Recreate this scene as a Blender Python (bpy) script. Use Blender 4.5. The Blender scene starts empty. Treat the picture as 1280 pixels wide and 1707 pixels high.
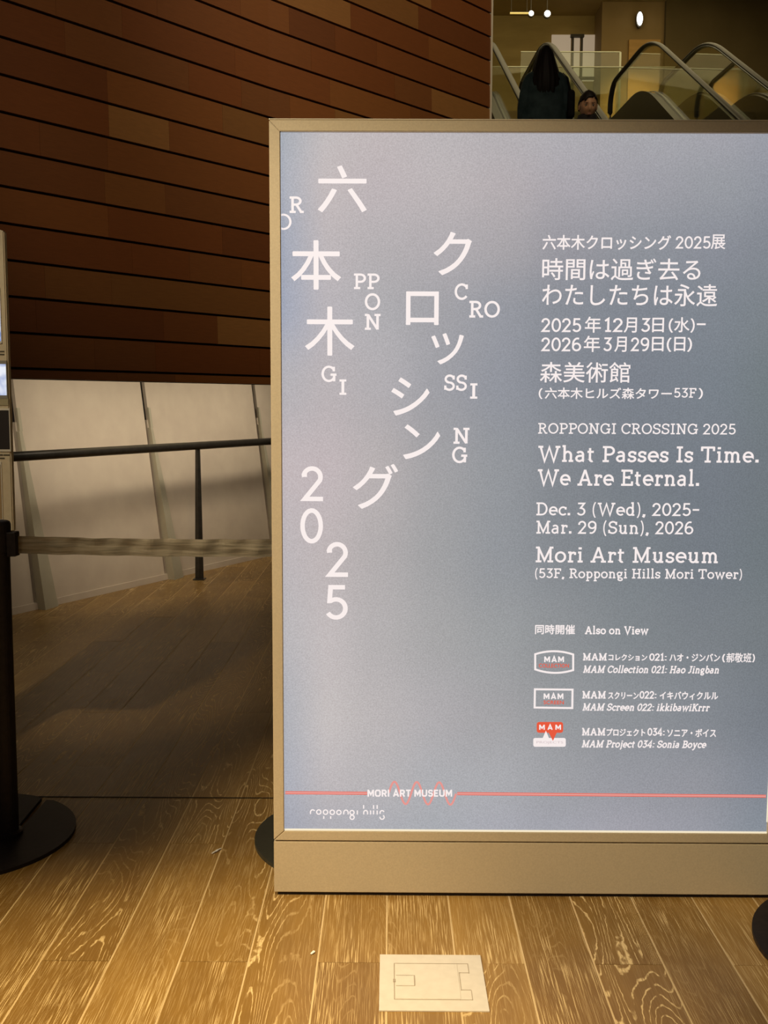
import bpy, bmesh, math, random
from math import sin, cos, tan, pi, radians, sqrt, atan2, hypot
from mathutils import Vector, Matrix, noise
random.seed(7)

# ------------------------------------------------------------------ camera, world, lights, exposure
SC = bpy.context.scene
COL = SC.collection
F_PX, CAM_H, PITCH, YAW, ROLL = 1750.0, 1.4, radians(5.905), radians(.26), radians(.25)
fw = Vector((-sin(YAW)*cos(PITCH), cos(YAW)*cos(PITCH), -sin(PITCH)))
rt0 = Vector((cos(YAW), sin(YAW), 0)); up0 = rt0.cross(fw)
rt = rt0*cos(ROLL) + up0*sin(ROLL); up = up0*cos(ROLL) - rt0*sin(ROLL)
cd = bpy.data.cameras.new('camera'); cam = bpy.data.objects.new('camera', cd); COL.objects.link(cam)
m = Matrix.Identity(4)
for i in range(3):
    m[i][0], m[i][1], m[i][2] = rt[i], up[i], -fw[i]
m[0][3], m[1][3], m[2][3] = 0, 0, CAM_H
cam.matrix_world = m
cd.sensor_fit = 'VERTICAL'; cd.sensor_height = 36.0; cd.lens = 36.0*F_PX/1707.0
cd.clip_start = .05; cd.clip_end = 100
SC.camera = cam

w = bpy.data.worlds.new('world'); SC.world = w; w.use_nodes = True
w.node_tree.nodes['Background'].inputs[0].default_value = (1.0, .87, .68, 1)
w.node_tree.nodes['Background'].inputs[1].default_value = .080
SC.view_settings.view_transform = 'Standard'; SC.view_settings.look = 'None'
SC.view_settings.exposure = 0.0; SC.view_settings.gamma = 1.0
SC.view_settings.use_curve_mapping = False

WW_ROLL = 5.0
def aim(o, tgt):
    d = Vector(tgt) - o.location
    o.rotation_euler = d.to_track_quat('-Z', 'Y').to_euler()
def spot(name, loc, tgt, power, col, size_deg, blend, r=.08):
    l = bpy.data.lights.new(name, 'SPOT'); l.energy = power; l.color = col
    l.spot_size = radians(size_deg); l.spot_blend = blend; l.shadow_soft_size = r
    o = bpy.data.objects.new(name, l); COL.objects.link(o); o.location = loc; aim(o, tgt); return o
def area(name, loc, tgt, power, col, sx, sy, spread=180):
    l = bpy.data.lights.new(name, 'AREA'); l.shape = 'RECTANGLE'; l.size = sx; l.size_y = sy
    l.energy = power; l.color = col; l.spread = radians(spread)
    o = bpy.data.objects.new(name, l); COL.objects.link(o); o.location = loc; aim(o, tgt); return o
spot('downlight_floor', (-.75, .85, 4.2), (-.60, 1.55, 0), 1180, (1.0, .77, .42), 42, .85, .06)
spot('downlight_sign', (-2.9, .5, 3.3), (.10, 2.88, 1.02), 860, (1.0, .83, .57), 36, .75, .08)
spot('kiosk_fill', (-2.1, 1.3, 3.5), (-1.62, 3.75, 1.5), 120, (1.0, .84, .60), 26, .7, .06)  # added fill aimed at the kiosk front, no fixture known here
ww = area('wall_washer', (-.70, 8.02, 2.15), (-1.85, 8.60, .95), 9.5, (1.0, .87, .69), 3.2, .42, 76)
ww.rotation_euler.rotate_axis('Z', radians(WW_ROLL))
area('rib_fill', (-1.93, 5.95, 1.95), (-1.85, 8.2, .75), 3.6, (1.0, .87, .69), .5, .5, 84)  # unseen fill added to lift the near rib faces and the rail shadow
spot('people_fill', (1.9, 6.2, 7.4), (1.8, 9.6, 4.1), 85, (1.0, .82, .60), 40, .8, .15)  # lamp added to brighten the people on the escalator
area('hall_ceiling_light', (2.6, 15.5, 8.0), (2.2, 16.5, 4.5), 150, (1.0, .80, .42), 7, 4.5)
spot('wall_spot_high', (2.0, 4.4, 6.4), (-.1, 7.8, 3.9), 470, (1.0, .76, .46), 62, .9, .2)
spot('wall_spot_low', (.7, 1.6, 3.9), (-1.25, 6.2, 3.0), 250, (1.0, .74, .46), 44, .9, .2)

# ------------------------------------------------------------------ helpers
def ray(x, y): return fw + rt*((x-640)/F_PX) + up*((853.5-y)/F_PX)
def atY(x, y, Y):
    r = ray(x, y); p = r*(Y/r.y); return Vector((p.x, p.y, p.z+CAM_H))
def atZ(x, y, Z):
    r = ray(x, y); p = r*((Z-CAM_H)/r.z); return Vector((p.x, p.y, p.z+CAM_H))

def new_mat(name, col=(.5,.5,.5), rough=.5, metal=0.0, spec=.5, emis=None, estr=0.0):
    mt = bpy.data.materials.new(name); mt.use_nodes = True
    b = mt.node_tree.nodes['Principled BSDF']
    b.inputs['Base Color'].default_value = (*col, 1); b.inputs['Roughness'].default_value = rough
    b.inputs['Metallic'].default_value = metal; b.inputs['Specular IOR Level'].default_value = spec
    if emis: b.inputs['Emission Color'].default_value = (*emis, 1); b.inputs['Emission Strength'].default_value = estr
    return mt
def nodes(mt): return mt.node_tree.nodes, mt.node_tree.links, mt.node_tree.nodes['Principled BSDF']
def add_noise_tint(mt, c1, c2, scale=30, detail=3, bump=0.0, stretch=(1,1,1), bscale=None):
    n, l, b = nodes(mt)
    tc = n.new('ShaderNodeTexCoord'); mp = n.new('ShaderNodeMapping'); mp.inputs['Scale'].default_value = stretch
    nz = n.new('ShaderNodeTexNoise'); nz.inputs['Scale'].default_value = scale; nz.inputs['Detail'].default_value = detail
    rp = n.new('ShaderNodeValToRGB'); rp.color_ramp.elements[0].position = .3; rp.color_ramp.elements[1].position = .7
    rp.color_ramp.elements[0].color = (*c1, 1); rp.color_ramp.elements[1].color = (*c2, 1)
    l.new(tc.outputs['Object'], mp.inputs[0]); l.new(mp.outputs[0], nz.inputs['Vector'])
    l.new(nz.outputs[0], rp.inputs[0]); l.new(rp.outputs[0], b.inputs['Base Color'])
    if bump:
        bp = n.new('ShaderNodeBump'); bp.inputs['Strength'].default_value = bump; bp.inputs['Distance'].default_value = .002
        l.new(nz.outputs[0], bp.inputs['Height']); l.new(bp.outputs[0], b.inputs['Normal'])
    return mt

def mobj(name, bm_or_mesh, mat=None, parent=None, smooth=False):
    if isinstance(bm_or_mesh, bmesh.types.BMesh):
        me = bpy.data.meshes.new(name); bm_or_mesh.to_mesh(me); bm_or_mesh.free()
    else: me = bm_or_mesh
    if mat and not me.materials: me.materials.append(mat)
    if smooth:
        for p in me.polygons: p.use_smooth = True
    o = bpy.data.objects.new(name, me); COL.objects.link(o)
    if parent: o.parent = parent
    return o
def empty(name, loc=(0,0,0), rz=0):
    o = bpy.data.objects.new(name, None); COL.objects.link(o); o.location = loc; o.rotation_euler[2] = rz
    o.empty_display_size = .1; return o
def tag(o, label=None, cat=None, group=None, kind=None):
    if label: o['label'] = label
    if cat: o['category'] = cat
    if group: o['group'] = group
    if kind: o['kind'] = kind
    return o
def add_box(bm, c, s, M=None, bevel=0):
    r = bmesh.ops.create_cube(bm, size=1.0)
    for v in r['verts']:
        v.co = Vector((v.co.x*s[0]+c[0], v.co.y*s[1]+c[1], v.co.z*s[2]+c[2]))
        if M is not None: v.co = M @ v.co
    if bevel:
        es = list({e for v in r['verts'] for e in v.link_edges})
        bmesh.ops.bevel(bm, geom=es, offset=bevel, segments=2, affect='EDGES', profile=.5)
def box(c, s, bevel=0, M=None):
    bm = bmesh.new(); add_box(bm, c, s, M, bevel); return bm
def prism(pts, axis_vec, bevel=0):
    """polygon pts (3-D, planar) extruded along axis_vec"""
    bm = bmesh.new(); a = Vector(axis_vec)
    v0 = [bm.verts.new(p) for p in pts]; v1 = [bm.verts.new(Vector(p)+a) for p in pts]
    bm.faces.new(v0); bm.faces.new(list(reversed(v1)))
    n = len(pts)
    for i in range(n): bm.faces.new((v0[i], v1[i], v1[(i+1)%n], v0[(i+1)%n]))
    bmesh.ops.recalc_face_normals(bm, faces=bm.faces)
    if bevel: bmesh.ops.bevel(bm, geom=list(bm.edges), offset=bevel, segments=2, affect='EDGES')
    return bm
def tube(bm, pts, r, seg=12, ry=None, upv=None, cap=True):
    """swept elliptical tube along pts; r may be a list"""
    P = [Vector(p) for p in pts]; rings = []
    for i, p in enumerate(P):
        d = (P[min(i+1, len(P)-1)] - P[max(i-1, 0)]).normalized()
        u = Vector(upv) if upv else (Vector((0,0,1)) if abs(d.z) < .95 else Vector((0,1,0)))
        s = d.cross(u).normalized(); t = s.cross(d).normalized()
        a = r[i] if isinstance(r, (list, tuple)) else r
        b_ = a if ry is None else (ry[i] if isinstance(ry, (list, tuple)) else ry)
        rings.append([bm.verts.new(p + s*cos(2*pi*k/seg)*a + t*sin(2*pi*k/seg)*b_) for k in range(seg)])
    for i in range(len(rings)-1):
        for k in range(seg):
            bm.faces.new((rings[i][k], rings[i][(k+1)%seg], rings[i+1][(k+1)%seg], rings[i+1][k]))
    if cap: bm.faces.new(list(reversed(rings[0]))); bm.faces.new(rings[-1])
    return rings
def lathe(prof, seg=32):
    bm = bmesh.new(); rings = []
    for r, z in prof: rings.append([bm.verts.new((r*cos(2*pi*k/seg), r*sin(2*pi*k/seg), z)) for k in range(seg)])
    for i in range(len(rings)-1):
        for k in range(seg): bm.faces.new((rings[i][k], rings[i][(k+1)%seg], rings[i+1][(k+1)%seg], rings[i+1][k]))
    bm.faces.new(list(reversed(rings[0]))); bm.faces.new(rings[-1]); return bm

# ------------------------------------------------------------------ materials
def oak_mat():
    mt = new_mat('limed_oak', rough=.42, spec=.35); n, l, b = nodes(mt)
    tc = n.new('ShaderNodeTexCoord'); oi = n.new('ShaderNodeObjectInfo')
    mul = n.new('ShaderNodeMath'); mul.operation = 'MULTIPLY'; mul.inputs[1].default_value = 73.0
    l.new(oi.outputs['Random'], mul.inputs[0])
    cb = n.new('ShaderNodeCombineXYZ'); l.new(mul.outputs[0], cb.inputs[2]); l.new(mul.outputs[0], cb.inputs[1])
    ad = n.new('ShaderNodeVectorMath'); ad.operation = 'ADD'; l.new(tc.outputs['Object'], ad.inputs[0]); l.new(cb.outputs[0], ad.inputs[1])
    def noisen(sx, sy, scale, det, dist=0.0, rough=.5):
        mp = n.new('ShaderNodeMapping'); mp.inputs['Scale'].default_value = (sx, sy, 1)
        nz = n.new('ShaderNodeTexNoise'); nz.inputs['Scale'].default_value = scale; nz.inputs['Detail'].default_value = det
        nz.inputs['Roughness'].default_value = rough; nz.inputs['Distortion'].default_value = dist
        l.new(ad.outputs[0], mp.inputs[0]); l.new(mp.outputs[0], nz.inputs['Vector']); return nz.outputs[0]
    def math(op, a, b_=None, v=None):
        q = n.new('ShaderNodeMath'); q.operation = op
        if isinstance(a, (int, float)): q.inputs[0].default_value = a
        else: l.new(a, q.inputs[0])
        if b_ is not None:
            if isinstance(b_, (int, float)): q.inputs[1].default_value = b_
            else: l.new(b_, q.inputs[1])
        return q.outputs[0]
    def mr(a, lo, hi, t0=0.0, t1=1.0):
        q = n.new('ShaderNodeMapRange'); q.interpolation_type = 'SMOOTHSTEP'
        l.new(a, q.inputs[0]); q.inputs[1].default_value = lo; q.inputs[2].default_value = hi
        q.inputs[3].default_value = t0; q.inputs[4].default_value = t1; return q.outputs[0]
    big = noisen(1.0, .105, 8.0, 1.2, .10, .40)              # contours of this field make the cathedral figure
    jit = noisen(1.0, .55, 80.0, 2.0)
    fld = math('ADD', math('MULTIPLY', big, 36.0), math('MULTIPLY', jit, .42))
    fr = math('FRACT', fld)
    tri = math('ABSOLUTE', math('SUBTRACT', fr, .5))         # 0 at ring
    ring = mr(tri, .02, .13, 1.0, 0.0)
    brk = mr(noisen(1.0, .3, 45.0, 2.0), .33, .50)
    fine = mr(noisen(1.0, .05, 300.0, 2.0), .36, .56, .42, 1.0)
    ring = math('MULTIPLY', math('MULTIPLY', ring, brk), fine)
    pore = mr(noisen(1.0, .018, 400.0, 2.0, 0, .6), .50, .66)
    pmask = mr(noisen(1.0, .22, 9.0, 1.0), .42, .62)
    pore = math('MULTIPLY', pore, math('ADD', math('MULTIPLY', pmask, .65), .32))
    r2 = math('FRACT', math('MULTIPLY', oi.outputs['Random'], 7.31)); kind = mr(r2, .40, .60)
    gmask0 = math('ADD', mr(noisen(1.0, .18, 5.0, 1.0), .34, .52, 0.0, .75), .35)
    gmask = math('MULTIPLY', gmask0, math('ADD', math('MULTIPLY', kind, .85), .18))
    pore = math('MULTIPLY', pore, math('SUBTRACT', 1.0, math('MULTIPLY', kind, .62)))
    grain = math('MAXIMUM', math('MULTIPLY', ring, gmask), pore)
    base = n.new('ShaderNodeMixRGB'); base.inputs[1].default_value = (.25, .135, .031, 1); base.inputs[2].default_value = (.375, .215, .056, 1)
    l.new(oi.outputs['Random'], base.inputs[0])
    mot = n.new('ShaderNodeMixRGB'); mot.blend_type = 'MULTIPLY'; mot.inputs[0].default_value = .35
    tint = n.new('ShaderNodeValToRGB'); tint.color_ramp.elements[0].position = .35; tint.color_ramp.elements[1].position = .65
    tint.color_ramp.elements[0].color = (.55, .5, .5, 1); tint.color_ramp.elements[1].color = (1, 1, 1, 1)
    l.new(noisen(1.0, .3, 14.0, 3.0), tint.inputs[0])
    l.new(base.outputs[0], mot.inputs[1]); l.new(tint.outputs[0], mot.inputs[2])
    mx = n.new('ShaderNodeMixRGB'); mx.inputs[2].default_value = (.82, .60, .29, 1)
    l.new(math('MULTIPLY', grain, .86), mx.inputs[0]); l.new(mot.outputs[0], mx.inputs[1])
    l.new(mx.outputs[0], b.inputs['Base Color'])
    bp = n.new('ShaderNodeBump'); bp.inputs['Strength'].default_value = .25; bp.inputs['Distance'].default_value = .001
    l.new(grain, bp.inputs['Height']); bp.invert = True; l.new(bp.outputs[0], b.inputs['Normal'])
    l.new(mr(grain, 0, 1, .38, .6), b.inputs['Roughness'])
    return mt
OAK = oak_mat()

def cladding_mat():
    mt = new_mat('brown_cladding', rough=.55, spec=.3); n, l, b = nodes(mt)
    oi = n.new('ShaderNodeObjectInfo'); tc = n.new('ShaderNodeTexCoord')
    rp = n.new('ShaderNodeValToRGB'); cr = rp.color_ramp
    cr.elements[0].position = 0; cr.elements[0].color = (.130, .044, .014, 1)
    cr.elements[1].position = 1; cr.elements[1].color = (.26, .125, .040, 1)
    for p, c in ((.25, (.175, .058, .016, 1)), (.5, (.160, .062, .020, 1)), (.72, (.205, .075, .020, 1)), (.86, (.185, .085, .026, 1))):
        e = cr.elements.new(p); e.color = c
    l.new(oi.outputs['Random'], rp.inputs[0])
    mp = n.new('ShaderNodeMapping'); mp.inputs['Scale'].default_value = (1, 1, 14)
    nz = n.new('ShaderNodeTexNoise'); nz.inputs['Scale'].default_value = 14; nz.inputs['Detail'].default_value = 5
    l.new(tc.outputs['Object'], mp.inputs[0]); l.new(mp.outputs[0], nz.inputs['Vector'])
    mx = n.new('ShaderNodeMixRGB'); mx.blend_type = 'MULTIPLY'; mx.inputs[0].default_value = .35
    l.new(rp.outputs[0], mx.inputs[1]); l.new(nz.outputs[0], mx.inputs[2])
    gm = n.new('ShaderNodeMixRGB'); gm.blend_type = 'ADD'; gm.inputs[0].default_value = 0.0
    l.new(mx.outputs[0], b.inputs['Base Color'])
    return mt
CLAD = cladding_mat()
DARK_GAP = add_noise_tint(new_mat('shadow_gap_black', (.012, .006, .004), .9), (.010, .005, .003), (.016, .009, .006), 8)
FILL = add_noise_tint(new_mat('floor_joint_filler', (.6, .4, .2), .8), (.58, .41, .19), (.72, .52, .27), 9)
CREAM = add_noise_tint(new_mat('cream_panel', rough=.75, spec=.2), (.60, .50, .385), (.66, .56, .43), 6, 4)
RIB = add_noise_tint(new_mat('pale_green_rib', rough=.6, spec=.3), (.46, .415, .30), (.52, .47, .34), 8, 4)
TAN = add_noise_tint(new_mat('champagne_paint', rough=.38, spec=.5), (.56, .465, .315), (.62, .52, .355), 220, 2, .08)
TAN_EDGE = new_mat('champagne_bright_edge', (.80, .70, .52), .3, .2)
BLACK = add_noise_tint(new_mat('black_powder_coat', rough=.5, spec=.28), (.009, .006, .007), (.017, .012, .012), 60)
GREEN_BLACK = add_noise_tint(new_mat('dark_grey_base', rough=.45, spec=.5), (.030, .031, .022), (.042, .042, .030), 60)
RAILM = add_noise_tint(new_mat('dark_bronze_rail', rough=.35, spec=.5, metal=.3), (.035, .030, .024), (.055, .048, .038), 20)

# poster: printed gradient, lit from behind
SIGN_Y = 2.880
PO_L = atY(467.5, 219, SIGN_Y).x; PO_R = atY(1277.5, 1384, SIGN_Y).x
PO_T = atY(640, 221, SIGN_Y).z; PO_B = atY(640, 1384, SIGN_Y).z
def srgb(r, g, b): return tuple(((c/255+.055)/1.055)**2.4 if c > 10 else c/255/12.92 for c in (r, g, b))
def poster_mat():
    """the print, a coarse grid of colours with smooth steps, shining from its lamps behind"""
    mt = new_mat('backlit_print', (.02, .02, .02), .35, 0, .25); n, l, b = nodes(mt)
    at = n.new('ShaderNodeAttribute'); at.attribute_name = 'print'
    tc = n.new('ShaderNodeTexCoord'); nz = n.new('ShaderNodeTexNoise'); nz.inputs['Scale'].default_value = 260; nz.inputs['Detail'].default_value = 2
    l.new(tc.outputs['Object'], nz.inputs['Vector'])
    mx = n.new('ShaderNodeMixRGB'); mx.blend_type = 'OVERLAY'; mx.inputs[0].default_value = .28
    l.new(at.outputs['Color'], mx.inputs[1]); l.new(nz.outputs[0], mx.inputs[2])
    l.new(mx.outputs[0], b.inputs['Emission Color']); b.inputs['Emission Strength'].default_value = .97
    return mt
WHITE_PRINT = new_mat('white_print', (.1, .1, .1), .5, 0, .2, srgb(246, 236, 236), .95)
RED_PRINT = new_mat('red_print', (.1, .02, .01), .5, 0, .2, srgb(228, 88, 62), .95)
PINK_PRINT = new_mat('pale_red_print', (.1, .04, .04), .5, 0, .2, srgb(226, 150, 144), .95)
LED_EDGE = new_mat('lit_acrylic_edge', (.2, .2, .2), .4, 0, .3, srgb(240, 226, 196), .9)

# ------------------------------------------------------------------ floor
floor = mobj('floor', box((.6, 10.5, -.035), (9.5, 19.5, .044)), FILL); tag(floor, kind='structure')
floor.data.materials[0] = DARK_GAP
PW, PL = .1741, 1.42
plank_me = None
bm = box((0, 0, -.0065), (PW-.0050, PL-.0012, .013)); 
plank_me = bpy.data.meshes.new('plank'); bm.to_mesh(plank_me); bm.free(); plank_me.materials.append(OAK)
for i in range(-19, 12):
    x = (i+.5)*PW
    mobj('joint_filler', box((i*PW, 6.4, -.0059), (.0046, 9.3, .0106)), FILL, floor)
    off = 2.511 if i % 2 else 2.511+.71
    k0 = math.floor((1.75-off)/PL)
    for k in range(k0, k0+8):
        y0 = off+k*PL
        if y0 > 11: continue
        o = bpy.data.objects.new('plank', plank_me); COL.objects.link(o); o.parent = floor
        o.location = (x+random.uniform(-.0003, .0003), y0+PL/2, random.uniform(-.0006, .0002))
j = mobj('expansion_joint', box((-1.2, 3.61, .0008), (5.4, .006, .0020)), DARK_GAP, floor); 

# floor outlet plate
plate = empty('floor_outlet', (.111, 2.4215, 0))
tag(plate, 'pale rectangular floor outlet plate set in the oak in front of the sign', 'floor outlet')
PLM = add_noise_tint(new_mat('cream_metal_plate', rough=.5, spec=.4), (.66, .60, .515), (.72, .655, .565), 40, 3)
PLG = new_mat('plate_groove', (.38, .32, .25), .7)
mobj('cover_plate', box((0, 0, .0015), (.256, .248, .004), .0008), PLM, plate)
fr_ = bmesh.new()
for c, s in (((-.092, 0, .0041), (.0022, .160, .0006)), ((.092, .058, .0041), (.0016, .044, .0006)), ((0, .08, .0041), (.184, .0013, .0006)), ((0, -.08, .0041), (.184, .0013, .0006)),
             ((.068, .0, .0041), (.0016, .080, .0006)), ((.08, .038, .0041), (.024, .0012, .0006)), ((.08, -.038, .0041), (.024, .0012, .0006)), ((.092, -.060, .0041), (.0014, .040, .0006))):
    add_box(fr_, c, s)
mobj('lid_groove', fr_, PLG, plate)
mobj('lid', box((-.012, 0, .0040), (.154, .154, .0012), .0004), PLM, plate)
mobj('latch', box((-.066, 0, .0046), (.044, .044, .0014), .0006), PLM, plate)
mobj('latch_groove', box((-.0430, 0, .0052), (.0026, .046, .0012)), PLG, plate); mobj('hinge_pin', box((-.092, 0, .0049), (.006, .012, .0014)), PLG, plate)
mobj('latch_groove', box((-.066, .0230, .0050), (.044, .0012, .0010)), PLG, plate); mobj('latch_groove', box((-.066, -.0230, .0050), (.044, .0012, .0010)), PLG, plate)

def scrap(name, loc, pts, label):
    bm = bmesh.new(); P = [Vector((x, y, .0015+.0012*(k % 2))) for k, (x, y) in enumerate(pts)]
    tube(bm, P, [.0016+.0024*sin(pi*(k+.3)/len(P)) for k in range(len(P))], 6, ry=.0009, upv=(0, 0, 1))
    o = mobj(name, bm, new_mat('white_lint', (.85, .8, .72), .8)); o.location = loc; tag(o, label, 'scrap'); return o
p = atZ(361, 1420, 0); scrap('paper_scrap', (p.x, p.y, .0012), [(-.012, -.018), (-.006, -.008), (-.002, .0), (.001, .006), (.010, .020)], 'thin white curl of lint on the oak left of the sign')
p = atZ(521, 1590, 0); scrap('paper_scrap', (p.x, p.y, .0012), [(-.004, -.006), (0, 0), (.002, .005), (.003, .008)], 'small white crumb on the oak below the sign, left of the outlet')

# ------------------------------------------------------------------ brown clad wall (left)
WP = [Vector((-3.35, 3.62, 0)), Vector((-1.945, 5.40, 0)), Vector((-.77, 6.875, 0)), Vector((.792, 8.66, 0))]
WLEN = [0]
for a, b_ in zip(WP, WP[1:]): WLEN.append(WLEN[-1]+(b_-a).length)
def wall_pt(s):
    for i in range(3):
        if s <= WLEN[i+1] or i == 2:
            t = (s-WLEN[i])/(WLEN[i+1]-WLEN[i]); return WP[i].lerp(WP[i+1], t)
def wall_n(s):
    a = wall_pt(max(0, s-.05)); b_ = wall_pt(min(WLEN[-1], s+.05)); d = (b_-a).normalized(); return Vector((d.y, -d.x, 0))  # room side
def strip(s0, s1, z0, z1, d0, d1, bot_proud=0.0):
    bm = bmesh.new()
    cuts = [s0]+[q for q in WLEN if s0+.01 < q < s1-.01]+[s1]; rings = []
    for s in cuts:
        p = wall_pt(s); nn = wall_n(s)
        rings.append([bm.verts.new(p+nn*d0+Vector((0,0,z0))), bm.verts.new(p+nn*(d1+bot_proud)+Vector((0,0,z0))), bm.verts.new(p+nn*d1+Vector((0,0,z1))), bm.verts.new(p+nn*d0+Vector((0,0,z1)))])
    for a, b_ in zip(rings, rings[1:]):
        for k in range(4): bm.faces.new((a[k], a[(k+1)%4], b_[(k+1)%4], b_[k]))
    bm.faces.new(rings[0]); bm.faces.new(list(reversed(rings[-1])))
    bmesh.ops.recalc_face_normals(bm, faces=bm.faces); return bm
wall = mobj('wall_left', strip(0, WLEN[-1], 1.52, 5.38, -.20, -.028), DARK_GAP); tag(wall, kind='structure')
Z0, ZP = 1.5725, .1811
def clad(s0, s1, z0, z1):
    bm = strip(s0, s1, z0, z1, -.028, -.004, .004)
    o = mobj('plank', bm, CLAD, wall); return o
s = 0
for r in range(-1, 21):
    z0 = 1.5205 if r < 0 else Z0+r*ZP+.006; z1 = (Z0 if r < 0 else Z0+(r+1)*ZP)-.0075
    s = 0 if r < 0 else -random.uniform(0, .9)
    while s < WLEN[-1]-.02:
        L = random.choice((.42, .42, .84, .84, 1.26))
        e = min(s+L, WLEN[-1])
        if WLEN[-1]-e < .15: e = WLEN[-1]
        clad(max(s, 0)+.0006, e-.0006, z0, z1); s = e
ep = wall_pt(WLEN[-1]); en = wall_n(WLEN[-1]-.1); ed = Vector((-en.y, en.x, 0))
TRIMM = new_mat('pale_metal_trim', (.80, .76, .66), .3, .3)
t_ = prism([ep+en*.004+Vector((0,0,1.5)), ep+en*.004+ed*.018+Vector((0,0,1.5)), ep-en*.19+ed*.018+Vector((0,0,1.5)), ep-en*.19+Vector((0,0,1.5))], (0, 0, 3.9))
tag(mobj('trim_1', t_, TRIMM), kind='structure')

# ------------------------------------------------------------------ cream leaning wall below / behind
CA = atZ(20, 1025, 0); CB = atZ(455, 925, 0)
cdv = (CB-CA).normalized(); cn = Vector((cdv.y, -cdv.x, 0))        # room side
LEAN = tan(radians(8.6))
def cpt(s, z, d=0.0): return CA + cdv*s - cn*(z*LEAN) + cn*d + Vector((0, 0, z))
def csolve(x, y):
    """s, z of the photograph's pixel on the leaning wall plane"""
    r = ray(x, y); o = Vector((0, 0, CAM_H)); nrm = cdv.cross(Vector((0,0,1)) - cn*LEAN)
    t = (CA-o).dot(nrm)/r.dot(nrm); p = o+r*t
    return (p-CA).dot(cdv), p.z
def cslab(s0, s1, z0, z1, d0, d1, slant=0.0):
    return prism([cpt(s0, z0, d0), cpt(s1, z0, d0), cpt(s1+slant, z1, d0), cpt(s0+slant, z1, d0)], (cpt(0, 0, d1)-cpt(0, 0, d0)))
cw = mobj('wall_far', cslab(-1.2, 4.6, 0, 2.15, -.16, -.035), DARK_GAP); tag(cw, kind='structure')
seams = []
for (xb, yb, xt, yt) in ((61, 1016, 22.5, 690), (277, 959, 244, 700), (453.5, 918, 428, 700)):
    sb, zb = csolve(xb, yb); st, zt = csolve(xt, yt); k = (st-sb)/(zt-zb); seams.append((sb-k*zb, k))
ks = sum(k for _, k in seams)/3; gap = seams[1][0]-seams[0][0]
S = [seams[0][0]-gap] + [q for q, _ in seams] + [seams[2][0]+gap]
KK = [seams[0][1]]+[k for _, k in seams]+[seams[2][1]]
S.append(S[-1]+gap); KK.append(KK[-1])
for i in range(len(S)-1):
    g = .010
    a0, b0 = S[i]+g, S[i+1]-.002; ka, kb = KK[i], KK[i+1]; H = 2.12
    # lower panel to the rib head, upper panel with a wider black gap
    zr = csolve(244, 700)[1]
    zt2 = csolve(244, 700)[1]; a0 = S[i]+.006; b0 = S[i+1]-.016
    pts = [cpt(a0, .045), cpt(b0, .045), cpt(b0+kb*H-.006, H), cpt(a0+ka*H+.026, H), cpt(a0+ka*zt2+.026, zt2), cpt(a0+ka*zt2, zt2)]
    mobj('panel', prism(pts, -cn*.03), CREAM, cw)
# ribs: thin wedge fins standing on the panel edges
for i, (s0, k) in enumerate(zip(S[1:4], KK[1:4])):
    zh = csolve(244, 713)[1]; zt = csolve(244, 692)[1]; wd = .150
    a = s0+.004
    pts = [cpt(a, 0.0, .004), cpt(a+wd, 0.0, .004), cpt(a+k*zh+.030, zh, .004), cpt(a+k*zh-.004, zh, .004)]
    bm = bmesh.new(); v0 = [bm.verts.new(q) for q in pts]
    v1 = [bm.verts.new(q+cn*e) for q, e in zip(pts, (.075, .045, .022, .030))]
    bm.faces.new(v0); bm.faces.new(v1)
    for q in range(4): bm.faces.new((v0[q], v1[q], v1[(q+1)%4], v0[(q+1)%4]))
    bmesh.ops.recalc_face_normals(bm, faces=bm.faces); mobj('rib', bm, RIB, cw)
    pts = [cpt(a+k*zh+.012, zh, .003), cpt(a+k*zh+.040, zh, .003), cpt(a+k*(zt+.06)+.036, zt+.06, .003), cpt(a+k*(zt+.06)+.012, zt+.06, .003)]
    mobj('rib_cap', prism(pts, cn*.02), RIB, cw)
bb = prism([cpt(-1.2, 0, .012), cpt(4.6, 0, .012), cpt(4.6, .045, .012), cpt(-1.2, .045, .012)], -cn*.04)
tag(mobj('baseboard_far', bb, CREAM), kind='structure')

# ------------------------------------------------------------------ handrail in front of the cream wall
pf = atZ(332.5, 966, 0); rz_ = atY(332.5, 743, pf.y).z
rail = empty('handrail', (pf.x, pf.y, 0)); tag(rail, 'dark bronze handrail on a slim post before the cream wall', 'handrail')
# plan direction of the rail solved from its two ends in view
def rail_at(x, y): r = ray(x, y); t = (rz_-CAM_H)/r.z; return Vector((0,0,CAM_H))+r*t
ra, rb = rail_at(28, 764), rail_at(452, 737.5)
rd = (rb-ra); rd.z = 0; rd.normalize(); rd = rd*.85+cdv*.15; rd.normalize()
P0 = Vector((0, 0, rz_))
bm = bmesh.new(); tube(bm, [P0-rd*3.4, P0-rd*1.2, P0, P0+rd*2.6], .031, 14); mobj('rail', bm, RAILM, rail, True)
def post(off):
    bm = bmesh.new(); c = rd*off
    tube(bm, [c+Vector((0,0,0)), c+Vector((0,0,.55)), c+Vector((0,0,rz_-.02))], [.034, .027, .019], 4, ry=[.014]*3)
    add_box(bm, (c.x, c.y, .004), (.09, .09, .008)); mobj('post', bm, RAILM, rail)
post(0); post(2.2); post(-2.6)

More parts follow.
